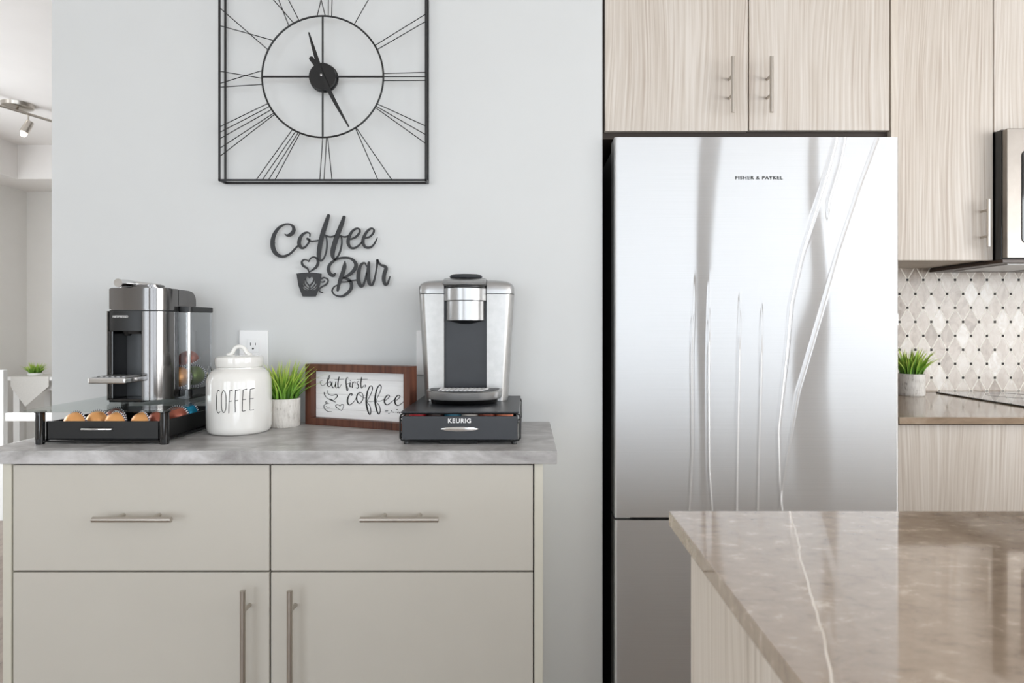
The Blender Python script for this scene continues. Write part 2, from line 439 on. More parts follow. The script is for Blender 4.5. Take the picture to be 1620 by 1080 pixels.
def wall_with_hole_y(name, y0, y1, holes, x0, x1):
    b = MB(); x = x0
    for (hx0, hx1, hz0, hz1) in holes:
        b.box(x, hx0, y0, y1, 0, ZC); b.box(hx0, hx1, y0, y1, 0, hz0) if hz0 > .001 else None; b.box(hx0, hx1, y0, y1, hz1, ZC); x = hx1
    b.box(x, x1, y0, y1, 0, ZC); return struct(name, b, M['white_wall'])
wall_with_hole_y('wall_rear', RY-.1, RY, [(-3.5, -1.3, .4, 2.3), (-.4, 4.0, .12, 2.18)], LX, RX)
b = MB(); b.box(LX-.12, LX, RY, 1.4, 0, ZC); b.box(LX-.12, LX, 4.0, FY+.12, 0, ZC); b.box(LX-.12, LX, 1.4, 4.0, 0, .5); b.box(LX-.12, LX, 1.4, 4.0, 2.4, ZC)
struct('wall_left', b, M['white_wall'])
# window frames (behind the camera, seen only mirrored in the steel)
def win(name, x0, x1, z0, z1, mull, w_=.05):
    b = MB(); y0, y1 = RY-.08, RY+.01
    b.box(x0, x1, y0, y1, z0, z0+w_); b.box(x0, x1, y0, y1, z1-w_, z1)
    for x in [x0+w_/2, x1-w_/2]: b.box(x-w_/2, x+w_/2, y0, y1, z0, z1)
    for x in mull: b.box(x-.065, x+.065, y0, y1, z0, z1)
    return struct(name, b, M['dark_gap'])
win('window_1', -.4, 4.0, .12, 2.18, [.60, 1.87, 2.98])
win('window_2', -3.5, -1.3, .4, 2.3, [-2.4])
b = MB()
for (y0, y1) in ((1.4, 1.46), (2.67, 2.73), (3.94, 4.0)): b.box(LX-.1, LX-.02, y0, y1, .5, 2.4)
b.box(LX-.1, LX-.02, 1.4, 4.0, .5, .56); b.box(LX-.1, LX-.02, 1.4, 4.0, 2.34, 2.4)
struct('window_3', b, M['trim'])
b = MB()
for (y0, y1) in ((-2.65, -2.59), (-1.03, -.97), (.59, .65)): b.box(RX+.02, RX+.1, y0, y1, .35, 2.35)
b.box(RX+.02, RX+.1, -2.65, .65, .35, .41); b.box(RX+.02, RX+.1, -2.65, .65, 2.29, 2.35)
struct('window_4', b, M['trim'])
# dropped bulkheads of the far room
struct('trim_1', MB().box(LX, RX, 5.0, FY, 2.33, ZC), M['ceiling'])
struct('trim_2', MB().box(LX, -4.02, 2.6, 5.0, 2.33, ZC), M['ceiling'])
struct('baseboard_far', MB().box(LX, RX, FY-.014, FY, 0, .1), M['trim'])
struct('baseboard_left', MB().box(LX, LX+.014, RY, FY, 0, .1), M['trim'])
struct('baseboard_center', MB().box(.045, .216, WY-.014, WY, 0, .1), M['trim'])
# tiled backsplash is the finish of the kitchen wall
struct('wall_backsplash', MB().box(1.0, 3.2, BY-.008, BY, .914, 1.395), M['tile'])

# ------------------------------------------------------------------ coffee sideboard
CF = 1.38        # door-front plane
rt = thing('sideboard_cabinet', 'long greige sideboard cabinet with two drawers over two doors under the coffee machines', 'cabinet', (-.55, 1.58, 0))
b = MB(); b.box(-1.125, .020, CF+.019, WY-.002, .10, .869); b.box(-1.11, .005, CF+.07, WY-.002, 0, .10)
b.build('carcass', M['dark_gap'], rt)
for x0, x1 in ((-1.141, -1.1225), (.0185, .037)):
    MB().box(x0, x1, CF-.002, WY-.002, 0.0, .8695, .0008, 1).build('side_panel', M['greige_edge'], rt)
for (x0, x1, hx0, hx1, vx) in ((-1.1195, -.5605, -.923, -.755, -.603), (-.5565, .0155, -.353, -.186, -.503)):
    d = MB().box(x0, x1, CF, CF+.018, .6355, .8655, .0012, 2).build('drawer', M['greige'], rt)
    handle(d, (hx0, .757), (hx1, .757), CF)
    d = MB().box(x0, x1, CF, CF+.018, .10, .6315, .0012, 2).build('door', M['greige'], rt)
    handle(d, (vx, .606), (vx, .16), CF)
o = MB().box(-1.185, .0675, 1.37, WY-.0015, .870, .899, .0012, 2).build('worktop', M['concrete'], None, origin=(-.55, 1.58, .870))
tag(o, 'grey concrete-look worktop on top of the greige sideboard', 'countertop')
WT = .899        # worktop height

# ------------------------------------------------------------------ glass-topped capsule drawer
rt = thing('capsule_drawer_stand', 'black capsule drawer stand with a clear glass top, under the capsule machine', 'capsule drawer', (-.975, 1.6, WT))
gx0, gx1, gy0, gy1 = -1.134, -.815, 1.425, 1.772
MB().box(gx0, gx1, gy0, gy1, .9745, .9795, .0012, 2).build('glass_top', M['glass'], rt)
for x in (gx0+.022, gx1-.012):
    for y in (gy0+.022, gy1-.02):
        b = MB(); b.lathe([(0, WT), (.0085, WT), (.0098, WT+.002), (.0098, .971), (.0125, .9725), (.0125, .9744), (0, .9744)], 24, T((x, y, 0)))
        b.build('leg', M['black_gloss'], rt)
b = MB()
tx0, tx1, ty0, ty1 = gx0+.034, gx1-.024, gy0+.024, gy1-.03
b.box(tx0, tx1, ty0, ty0+.005, .908, .951, .001); b.box(tx0, tx0+.004, ty0, ty1, .908, .949)
b.box(tx1-.004, tx1, ty0, ty1, .908, .949); b.box(tx0, tx1, ty1-.004, ty1, .908, .949); b.box(tx0, tx1, ty0, ty1, .908, .911)
dr = b.build('drawer', M['black'], rt)
b = MB(); b.tube([(-.985, ty0-.0001, .933), (-.984, ty0-.006, .9335), (-.972, ty0-.009, .934), (-.95, ty0-.010, .934), (-.928, ty0-.009, .934), (-.916, ty0-.006, .9335), (-.915, ty0-.0001, .933)], .0026, 10)
b.bm.transform(Matrix.Translation((-.03, 0, 0))); b.build('handle', M['chrome'], dr)
b = MB()
for z in (.905, ):
    b.tube([(gx0+.022, gy0+.022, z), (gx1-.012, gy0+.022, z)], .0022, 8); b.tube([(gx0+.022, gy1-.02, z), (gx1-.012, gy1-.02, z)], .0022, 8)
    for x in (gx0+.022, gx1-.012): b.tube([(x, gy0+.022, z), (x, gy1-.02, z)], .0022, 8)
b.build('rail', M['black_metal'], rt)

def capsule(label, loc, rot, mat, group):
    r_ = bpy.data.objects.new('coffee_capsule', None); sc.collection.objects.link(r_)
    r_.location = loc; r_.rotation_euler = rot; ROOTM[r_.name] = T(loc, rot); r_.empty_display_size = .02
    tag(r_, label, 'coffee capsule', group)
    mb = MB(); pr = [(0, .027)]+[(.0262*math.sin(a)**.9, .027*math.cos(a)**.8 if a < PI/2 else 0) for a in [PI/2*k/10 for k in range(1, 10)]]+[(.0262, .0), (0, 0)]
    mb.lathe(pr, 28); mb.build('dome', mat, r_, world=False)
    mb = MB(); mb.lathe([(.0250, .0012), (.0295, .0012), (.030, .0004), (.030, -.0006), (.0, -.0006)], 32); mb.build('rim', M['rim'], r_, world=False)
    return r_
G = 'coffee capsules in the glass-topped drawer'
cz = .9415
caps = [(-1.055, 1.488, 'gold', 'leftmost gold capsule showing in the glass-topped drawer', .2),
        (-1.020, 1.512, 'gold', 'second gold capsule from the left, half hidden behind the leftmost one', .35),
        (-.958, 1.486, 'gold', 'gold capsule in the middle of the glass-topped drawer, above its handle', .1),
        (-.897, 1.486, 'gold', 'rightmost gold capsule, near the right front leg of the glass stand', -.1),
        (-.878, 1.521, 'copper', 'copper brown capsule just right of the gold ones behind the front leg', -.3),
        (-1.005, 1.556, 'copper', 'copper brown capsule in the second row, left part of the drawer', .2),
        (-.877, 1.592, 'copper', 'small copper capsule near the right rim of the drawer, left of the blue one', .5),
        (-.877, 1.655, 'blue', 'bright blue capsule at the right rear of the drawer', .1)]
for x, y, c, lab, tw in caps:
    capsule(lab, (x, y, cz), (PI/2+.12, 0, tw*1.0-.5), M[c], G)

# ------------------------------------------------------------------ capsule coffee machine
GT = .9796
NX0, NX1, NF = -1.039, -.896, 1.5625
rt = thing('capsule_coffee_machine', 'gunmetal and black capsule coffee machine with a clear water tank, on the glass stand', 'coffee machine', (-.968, 1.65, GT))
def body_poly(x0, x1, y0, y1, r, n=8, lr=None):
    lr = lr or .012
    pts = []
    for cx, cy, a0, rr in ((x1-r, y0+r, -PI/2, r), (x1-.01, y1-.01, 0, .01), (x0+.01, y1-.01, PI/2, .01), (x0+lr, y0+lr, PI, lr)):
        for k in range(n+1): a = a0+PI/2*k/n; pts.append((cx+rr*math.cos(a), cy+rr*math.sin(a)))
    return pts
# side columns + back wall as a C-shaped shell (cavity in front)
cx0, cx1 = NX0+.005, -.949
b = MB()
shell = [(cx0, NF+.002), (NX0+.002, NF+.002), (NX0, NF+.01), (NX0, 1.70), (-.946, 1.70), (-.946, 1.632), (NX1, 1.632)]
for k in range(13):
    a = PI/2*k/12; shell.append((NX1-.044+.044*math.cos(a), NF+.06-.06*math.sin(a)))
shell += [(cx1, NF+.0), (cx1, NF+.085), (cx0, NF+.085)]
b.prism(shell, 'z', GT+.006, 1.206, 0, True); b.build('body', M['gunmetal'], rt)
MB().box(cx0, cx1, NF+.004, NF+.088, GT+.0004, GT+.009, .002).build('base_plate', M['black_gloss'], rt)
MB().box(cx0+.001, cx1-.001, NF+.060, NF+.0845, GT+.009, 1.156, .001).build('cavity_panel', simple('grey_cavity_plastic', (88, 90, 92), .25), rt)
b = MB(); b.box(cx0, cx0+.011, NF+.004, NF+.06, GT+.009, 1.157, .002); b.box(cx1-.004, cx1, NF+.004, NF+.06, GT+.009, 1.157, .001); b.build('guide_rail', M['black_gloss'], rt)
fp = MB(); fp.prism([(cx0, NF+.083), (cx0, NF+.004), (cx0+.02, NF-.004), (cx1-.02, NF-.004), (cx1, NF+.001), (cx1, NF+.083)], 'z', 1.157, 1.2055, .0015)
fr_ = fp.build('front_panel', M['black'], rt)
text_part('brand_lettering', 'NESPRESSO', .0085, ((cx0+cx1)/2-.008, NF-.0046, 1.192), M['white_print'], fr_, width=.037, off=0, spacing=1.1)
b = MB(); b.lathe([(0, 1.1450), (.006, 1.1450), (.009, 1.150), (.012, 1.1575), (0, 1.1575)], 20, T((-.995, NF+.018, 0))); b.lathe([(.0, 1.150), (.030, 1.150), (.032, 1.1575), (0, 1.1575)], 28, T((-.985, NF+.040, 0)))
b.build('spout', M['black'], rt)
# head: lid ring, arm reaching back over the tank
b = MB()
hd = [(NX0, NF+.015), (NX0+.006, NF+.004), (NX0+.02, NF-.001)]
hd += [(cx1, NF-.001)] + [(NX1-.044+.045*math.cos(PI/2*k/12), NF+.06-.061*math.sin(PI/2*k/12)) for k in range(12, -1, -1)] + [(NX1+.001, 1.63), (NX0, 1.63)]
b.prism(hd, 'z', 1.2085, 1.264, .002, True)
arm = [(1.628, 1.2200), (1.628, 1.2635), (1.685, 1.2625)]
arm += [(1.690+.027*math.sin(PI/2*k/8), 1.235+.0265*math.cos(PI/2*k/8)) for k in range(9)] + [(1.717, 1.220)]
b.prism(arm, 'x', -1.0, NX1+.001, .002, True)
hd_ = b.build('head', M['gunmetal'], rt)
MB().prism([(x*.999-.0, y) for x, y in hd], 'z', 1.2056, 1.2086).build('head_seam', M['black'], rt)
b = MB(); b.prism(body_poly(-1.022, -.925, 1.585, 1.655, .02), 'z', 1.264, 1.268, .001, True); b.prism(body_poly(-1.0, -.932, 1.59, 1.64, .02), 'z', 1.268, 1.274, .002, True); b.build('lid', M['gunmetal'], rt)
b = MB(); b.tube([(-1.008, 1.565, 1.276), (-1.012, 1.60, 1.278), (-1.0, 1.62, 1.277), (-.975, 1.63, 1.275), (-.94, 1.625, 1.272)], [.0095, .009, .007, .006, .005], 14)
b.tube([(-1.008, 1.562, 1.276), (-1.008, 1.566, 1.276)], .0105, 18); b.build('lever', M['chrome'], rt)
# drip tray
b = MB(); b.box(-1.0366, -.948, 1.4945, NF+.058, 1.0325, 1.046, .003, 3)
tr = b.build('cup_support', M['chrome'], rt)
b = MB(); b.box(-1.031, -.9535, 1.502, NF+.02, 1.0461, 1.0475, .0005)
for k in range(6): b.box(-1.029+k*.0135, -1.022+k*.0135, 1.506, NF+.01, 1.0475, 1.049)
b.build('cup_grid', M['silver'], tr)
# water tank
kx0, kx1, ky0, ky1 = -.985, -.868, 1.643, 1.755
def rrect(x0, x1, y0, y1, r, n=6):
    pts = []
    for cx, cy, a0 in ((x1-r, y0+r, -PI/2), (x1-r, y1-r, 0), (x0+r, y1-r, PI/2), (x0+r, y0+r, PI)):
        for k in range(n+1): a = a0+PI/2*k/n; pts.append((cx+r*math.cos(a), cy+r*math.sin(a)))
    return pts
# the tank stands beside and behind the column, open box with 2 mm walls
kx0 = -.9435
b = MB(); o_ = rrect(kx0, kx1, 1.636, ky1, .011); i_ = rrect(kx0+.002, kx1-.002, 1.638, ky1-.002, .009)
b2 = bmesh.new(); z0_, z1_ = 1.006, 1.2055
vo = [[b2.verts.new((x, y, z)) for x, y in o_] for z in (z0_, z1_)]; vi = [[b2.verts.new((x, y, z)) for x, y in i_] for z in (z0_, z1_)]
for k in range(len(o_)):
    j = (k+1) % len(o_)
    b2.faces.new((vo[0][k], vo[0][j], vo[1][j], vo[1][k])); b2.faces.new((vi[0][k], vi[1][k], vi[1][j], vi[0][j]))
b.merge(b2); tk = b.build('water_tank', M['tank'], rt); 
b = MB(); b.prism(rrect(kx0-.0, kx1+.002, 1.632, ky1+.003, .012), 'z', 1.2057, 1.2195, .001, True); b.build('tank_lid', M['black'], tk)
b = MB(); b.prism(rrect(kx0, kx1+.001, 1.634, ky1+.002, .012), 'z', GT+.0004, 1.0055, .002, True); b.build('tank_base', M['black_gloss'], tk)
b = MB(); b.tube([(kx1-.006, 1.640, 1.006), (kx1-.006, 1.640, 1.2054)], .004, 12); b.build('tank_corner_glint', M['chrome'], tk)  # chrome rod added as the highlight along the clear tank's corner
b = MB()
ring = [(kx1+.003, 1.728+.012*math.cos(a), 1.040+.02*math.sin(a)) for a in [2*PI*k/28 for k in range(28)]]
b.tube(ring, .0012, 6, closed=True); b.build('wire_clip', M['chrome'], tk)

G2 = 'capsules in the clear container of the capsule machine'
capsule('gold capsule low in the clear container at the right of the capsule machine', (-.914, 1.668, 1.0345), (PI/2-.3, 0, .5), M['gold'], G2)
capsule('olive green capsule in the clear container, right of the gold one', (-.902, 1.720, 1.0345), (PI/2-.1, 0, .3), M['green'], G2)
capsule('copper capsule on top of the gold and green ones in the clear container', (-.904, 1.694, 1.0760), (.35, -.25, .3), M['copper'], G2)

# ------------------------------------------------------------------ ceramic canister
kc = (-.735, 1.622)
rt = thing('coffee_canister', 'white glazed ceramic canister lettered COFFEE beside the capsule machine', 'canister', (kc[0], kc[1], WT))
R_ = .0775
prof = [(0, WT), (.066, WT), (.0725, WT+.003), (.0765, WT+.012), (R_, WT+.03), (R_+.0003, WT+.09), (R_, WT+.12), (.0755, WT+.138), (.069, WT+.152), (.060, WT+.160), (.055, WT+.163), (.055, WT+.166), (.050, WT+.166), (.050, WT+.14), (0, WT+.14)]
prof = [(p[0], p[1]) for p in prof]
sm = [prof[0]]+[tuple(q) for q in catmull(prof[1:11], 4)]+prof[11:]
MB().lathe(sm, 72, T((kc[0], kc[1], 0))).build('jar', M['ceramic'], rt)
lp = [(0, 1.0645), (.053, 1.0645), (.0555, 1.066), (.0575, 1.072), (.0575, 1.084), (.0565, 1.090), (.052, 1.0935), (.02, 1.0955), (0, 1.0955)]
ld = MB().lathe(lp, 64, T((kc[0], kc[1], 0))).build('lid', M['ceramic'], rt)
b = MB(); arc = [(-.030, 1.0945), (-.024, 1.097), (-.018, 1.101), (-.012, 1.112), (-.004, 1.116), (.004, 1.116), (.012, 1.112), (.018, 1.101), (.024, 1.097), (.030, 1.0945)]
b.tube([(kc[0]+x, kc[1], z) for x, z in [tuple(p) for p in catmull(arc, 3)]], .0052, 12)
b.build('lid_knob', M['ceramic'], ld)
cc = [[(212, 640), (200, 632), (187, 650), (181, 720), (184, 800), (199, 825), (215, 812)],
      [(245, 632), (230, 660), (227, 710), (230, 790), (247, 821), (264, 790), (268, 710), (260, 650), (245, 632)],
      [(297, 632), (292, 730), (290, 826)], [(294, 636), (306, 634), (321, 629)], [(292, 725), (302, 724), (313, 722)],
      [(341, 630), (339, 720), (340, 820)], [(340, 633), (356, 631), (376, 627)], [(340, 722), (350, 720), (362, 718)],
      [(396, 628), (392, 720), (390, 812)], [(395, 631), (408, 629), (421, 625)], [(392, 715), (404, 713), (415, 712)], [(390, 812), (400, 813), (412, 811)],
      [(443, 626), (440, 720), (438, 808)], [(442, 629), (455, 626), (469, 622)], [(440, 712), (450, 711), (462, 710)], [(438, 808), (450, 809), (463, 808)]]
b = MB()
for st in cc:
    pts = []
    for q in catmull(st, 5):
        x = (310+q[0]/5.4-832)/645-kc[0]; z = 1.17-(500+q[1]/5.4-515)/645
        x = max(-.076, min(.076, x)); y = -math.sqrt((R_+.0004)**2-x*x)
        pts.append((kc[0]+x, kc[1]+y, z))
    b.tube(pts, .00085, 6)
b.build('lettering', M['ink'], rt)

# ------------------------------------------------------------------ potted grass
def grass(root, cx, cy, z, R0, h, n, lean=(0, 0), spread=1.0, seed=1, wid=.0028):
    rnd = random.Random(seed); bm = bmesh.new(); lay = bm.verts.layers.float.new('tipness')
    for i in range(n):
        a = rnd.uniform(0, 2*PI); rr = R0*math.sqrt(rnd.random())*.8
        bx, by = cx+rr*math.cos(a), cy+rr*math.sin(a)
        L = h*rnd.uniform(.6, 1.08); out = rnd.uniform(.1, .75)*spread*(.35+rr/R0); a2 = a+rnd.uniform(-.5, .5)
        dx, dy = math.cos(a2)*out*L+lean[0]*L*rnd.random(), math.sin(a2)*out*L*.8+lean[1]*L*rnd.random()
        wv = wid*rnd.uniform(.7, 1.3); sa = rnd.uniform(0, PI); prev = None; m = 7
        base = rnd.uniform(-.15, .15); hz = L*math.sqrt(max(.15, 1-out*out*.8))
        for k in range(m+1):
            t = k/m; x = bx+dx*t**1.8; y = by+dy*t**1.8; zz = z+hz*(t-.18*out*t**3)
            ww = wv*(1-t**2.2)+.00008; ex, ey = math.cos(sa)*ww, math.sin(sa)*ww
            va = bm.verts.new((x-ex, y-ey, zz)); vc = bm.verts.new((x+ey*.5, y-ex*.5, zz+.0002)); vb = bm.verts.new((x+ex, y+ey, zz))
            for v in (va, vc, vb): v[lay] = min(1, max(0, t+base))
            if prev: bm.faces.new((prev[0], prev[1], vc, va)); bm.faces.new((prev[1], prev[2], vb, vc))
            prev = (va, vc, vb)
    mb = MB(); mb.bm.free(); mb.bm = bm
    for f in bm.faces: f.smooth = True
    return mb.build('grass', M['leaf'], root, smooth_angle=3)
def pot_plant(label, cx, cy, z, R0, H, gh, n, lean, seed, cat='potted plant', matp=None, wid=.0028, spread=1.0):
    rt = thing('potted_grass', label, cat, (cx, cy, z))
    p = [(0, z), (R0*.93, z), (R0*.98, z+.003), (R0, z+.01), (R0, z+H-.002), (R0-.001, z+H), (R0-.004, z+H), (R0-.005, z+H-.01), (0, z+H-.01)]
    MB().lathe(p, 48, T((cx, cy, 0))).build('pot', matp or M['bark'], rt)
    MB().lathe([(0, z+H-.005), (R0*.6, z+H-.006), (R0-.0055, z+H-.0095)], 32, T((cx, cy, 0))).build('soil', M['soil'], rt)
    grass(rt, cx, cy, z+H-.009, R0, gh, n, lean, spread, seed, wid)
    return rt
pot_plant('artificial grass in a whitewashed bark pot between the canister and the framed sign', -.651, 1.706, WT, .040, .076, .112, 190, (.32, -.08), 3)

# ------------------------------------------------------------------ framed sign
rt = thing('framed_sign', 'walnut-framed white sign reading but first, coffee, leaning behind the drawer', 'sign', (-.607, 1.738, WT), -math.atan2(.118, .309))
FW, FH, FD, BW = .331, .166, .035, .019
def fbar(pts): return pts
b = MB()
b.prism([(0, 0), (FW, 0), (FW-BW, BW), (BW, BW)], 'y', 0, FD, .0006)
b.prism([(0, FH), (BW, FH-BW), (FW-BW, FH-BW), (FW, FH)], 'y', 0, FD, .0006)
b.prism([(0, 0), (BW, BW), (BW, FH-BW), (0, FH)], 'y', 0, FD, .0006)
b.prism([(FW, 0), (FW, FH), (FW-BW, FH-BW), (FW-BW, BW)], 'y', 0, FD, .0006)
b.build('frame', M['walnut'], rt, world=False)
bd = MB().box(BW-.001, FW-BW+.001, .022, .026, BW-.001, FH-BW+.001).build('board', M['board'], rt, world=False)
def fs(X, Y):
    u = (X-170)/982; top = 285+35*u; bot = 827+63*u; v = (Y-top)/(bot-top)
    return BW+u*(FW-2*BW), (FH-BW)-v*(FH-2*BW)
strokes = [
 [(240,400,4),(215,420,4),(235,460,4),(270,450,4),(310,395,5),(328,352,6),(316,350,8),(300,410,11),(303,465,11),(325,472,8),(342,442,8),(332,415,6),(312,432,5)],
 [(352,418,7),(350,468,11),(366,490,8),(386,450,6),(393,415,8),(388,465,11),(400,492,7),(415,475,4)],
 [(427,362,10),(415,440,11),(425,492,8),(452,450,4)], [(380,394,5),(430,392,5),(478,388,4)],
 [(528,378,4),(518,366,5),(505,400,10),(508,460,12),(516,522,10),(527,500,6),(510,452,5),(540,435,5)],
 [(550,430,10),(547,475,10),(562,474,5)], [(551,402,8),(552,406,8)],
 [(577,425,9),(572,485,9)], [(574,450,5),(590,424,6),(603,424,8),(600,445,6)],
 [(642,412,5),(622,430,8),(640,465,10),(630,496,8),(612,487,5)],
 [(673,368,10),(664,440,11),(673,494,8),(702,455,4)], [(626,392,5),(680,390,5),(735,388,4)],
 [(715,457,9),(716,470,7),(708,482,4)],
 [(566,578,9),(570,560,10),(548,562,11),(524,612,15),(522,662,15),(545,689,11),(590,650,6),(622,595,6)],
 [(668,545,8),(640,548,9),(619,600,14),(630,655,13),(660,667,9),(690,610,7),(682,560,7),(662,545,6),(655,575,5),(700,605,5),(728,600,5)],
 [(735,640,5),(778,545,7),(788,485,9),(766,468,10),(737,530,13),(722,640,17),(735,740,16),(758,800,11),(772,770,8),(763,705,7),(730,650,5),(770,650,5),(815,640,5)],
 [(828,632,5),(870,530,7),(880,475,9),(860,458,10),(830,520,13),(815,630,17),(830,740,16),(853,795,11),(869,760,8),(860,700,7),(825,642,5),(865,645,5),(912,622,5)],
 [(912,645,6),(950,612,7),(966,585,9),(945,574,10),(915,620,14),(918,668,14),(945,686,10),(990,650,6),(1022,622,5)],
 [(1018,650,6),(1060,612,7),(1073,587,9),(1050,577,10),(1022,622,14),(1026,673,14),(1055,693,10),(1100,660,6),(1132,618,4)],
 [(302,520,4),(308,560,7),(350,576,8),(398,568,9),(408,590,9),(375,628,5)],
 [(264,545,12),(270,575,9),(300,612,5),(345,632,16),(392,658,4)],
 [(292,645,6),(280,655,8),(290,672,6),(303,660,5)], [(318,668,5),(275,680,6),(258,705,7),(272,740,8),(305,765,6),(345,768,4)],
 [(285,706,6),(292,712,6)], [(303,722,6),(310,728,6)], [(318,712,5),(320,718,5)],
 [(455,757,4),(420,735,5),(395,712,9),(395,690,10),(420,688,7),(440,702,5),(455,682,5),(478,690,6),(472,725,5),(455,757,4)],
 [(925,752,9),(948,752,9)], [(922,768,9),(946,768,8)], [(955,785,6),(965,785,6)], [(985,757,8),(992,760,8)], [(1000,770,8),(1008,772,8)],
 [(1028,770,6),(1034,772,6)], [(1040,742,8),(1050,744,8)], [(1050,778,10),(1056,770,10)], [(1068,782,9),(1072,772,9)]]
b = MB()
for st in strokes: ribbon(b, st, fs, .0214, .0219, 5)
b.build('lettering', M['ink'], bd, world=False)

# ------------------------------------------------------------------ pod drawer under the pod brewer
rt = thing('pod_drawer_stand', 'black metal pod drawer lettered KEURIG under the silver single-serve brewer', 'pod drawer', (-.151, 1.6, WT))
px0, px1, py0, py1 = -.288, -.013, 1.443, 1.772
MB().box(px0+.002, px1-.002, py0, py1, .9705, .974, .001).build('top_plate', M['charcoal_panel'], rt)
b = MB()
for y in (py0+.004, py1-.006):
    for sx, x in ((1, px0), (-1, px1)):
        b.tube([(x+.008*sx, y, .969), (x+.002*sx, y, .966), (x, y, .960), (x, y, .914), (x+.004*sx, y, .908), (x+.012*sx, y, .9065)], .002, 8)
    b.tube([(px0+.008, y, .969), (px1-.008, y, .969)], .0018, 8); b.tube([(px0+.012, y, .9065), (px1-.012, y, .9065)], .002, 8)
for x in (px0, px1):
    for z in (.958, .912): b.tube([(x, py0+.004, z), (x, py1-.006, z)], .0016, 8)
    b.tube([(x, py0+.004, .958), (x, py0+.05, .935), (x, py0+.004, .912)], .0014, 6)
b.build('wire_frame', M['black_metal'], rt)
for x in (px0+.014, px1-.014):
    for y in (py0+.008, py1-.012):
        MB().lathe([(0, WT), (.006, WT), (.0065, WT+.002), (.0055, WT+.0065), (0, WT+.0065)], 18, T((x, y, 0))).build('foot', M['black'], rt)
b = MB(); b.box(px0+.006, px1-.006, py0-.006, py0-.0015, .9105, .9640, .0012)
b.box(px0+.010, px1-.010, py0+.010, py0+.012, .9125, .935); b.box(px0+.010, px1-.010, py1-.02, py1-.018, .9125, .95)
for x in (px0+.010, px1-.012): b.box(x, x+.002, py0-.0015, py1-.018, .9125, .945)
b.box(px0+.010, px1-.010, py0-.0015, py1-.018, .9105, .9125)
dr = b.build('drawer', M['charcoal_panel'], rt)
text_part('brand_lettering', 'KEURIG', .014, (-.151, py0-.0066, .9535), M['white_print'], dr, width=.052, off=.0003, spacing=1.12)
b = MB(); b.lathe([(0, -.004), (.018, -.004), (.040, -.0015), (.043, 0), (.040, .0012), (0, .0028)], 40, T((-.151, py0-.0063, .935), (PI/2, 0, 0)), sx=1, sy=.13)
b.build('handle', M['chrome'], dr)
b = MB(); b.box(-.198, -.11, py0+.006, py0+.05, WT+.0005, WT+.006, .002); 
cab = b.build('cord_loop', M['black'], rt)
podc = [('red', 'red-lidded coffee pod at the left end of the pod drawer'), ('brown_lid', 'dark brown lidded pod beside the red one in the pod drawer'),
        ('teal', 'teal-lidded pod left of centre in the pod drawer'), ('cream', 'cream-lidded pod at the centre of the pod drawer'),
        ('copper', 'copper-coloured pod right of centre in the pod drawer'), ('orange_lid', 'orange-lidded pod at the right end of the pod drawer')]
for k, (c, lab) in enumerate(podc):
    x = px0+.036+k*.0405; y = py0+.034
    r_ = thing('coffee_pod', lab, 'coffee pod', (x, y, .9127), group='coffee pods in the black drawer')
    MB().lathe([(0, .9127), (.0165, .9127), (.0182, .955), (0, .955)], 28, T((x, y, 0))).build('cup', M['white_plastic'] if k % 2 else M['brown_lid'], r_)
    MB().lathe([(0, .9551), (.0200, .9551), (.0200, .9668), (.018, .9676), (0, .9676)], 28, T((x, y, 0))).build('lid', M[c], r_)

# ------------------------------------------------------------------ pod brewer
PT = .9741; KX = -.157
rt = thing('pod_coffee_maker', 'silver and charcoal single-serve pod brewer standing on the black pod drawer', 'coffee machine', (KX, 1.68, PT))
def zx(z):       # half width at height
    t = (z-PT)/.300; return .1085+.0175*t
# body back block (charcoal)
def loft(rings):
    b2 = bmesh.new(); R = [[b2.verts.new(p) for p in r] for r in rings]; n = len(R[0])
    for A, B_ in zip(R, R[1:]):
        for k in range(n): b2.faces.new((A[k], A[(k+1) % n], B_[(k+1) % n], B_[k]))
    b2.faces.new(R[0][::-1]); b2.faces.new(R[-1]); bmesh.ops.recalc_face_normals(b2, faces=b2.faces[:]); return b2
KF = 1.645
def kring(z, inset=0, yf=KF, yb=1.765, r=.018):
    h = zx(z)-inset; return [(KX+x, y, z) for x, y in rrect(-h, h, yf+inset, yb-inset, r)]
b = MB(); b.merge(loft([[(p[0]+( .012 if p[0] < KX else -.012), p[1]+.012, p[2]) for p in kring(z)] for z in (PT+.0004, PT+.1, PT+.2, 1.270)]))
b.build('body', M['charcoal'], rt)
for sgn in (-1, 1):     # side wings
    rings = []
    for z in (PT+.0006, PT+.012, PT+.09, PT+.18, 1.252):
        h = zx(z); xi = .0555
        pr = [(xi, KF+.001), (xi, KF-.006), (h*.75+.01, KF-.006), (h-.012, KF-.003), (h-.003, KF+.008), (h, KF+.022), (h, 1.752), (h-.006, 1.762), (xi, 1.762)]
        rings.append([(KX+sgn*x, y, z) for x, y in pr])
    MB().merge(loft(rings), smooth=True).build('side_panel', M['steel_panel'], rt, smooth_angle=.9)
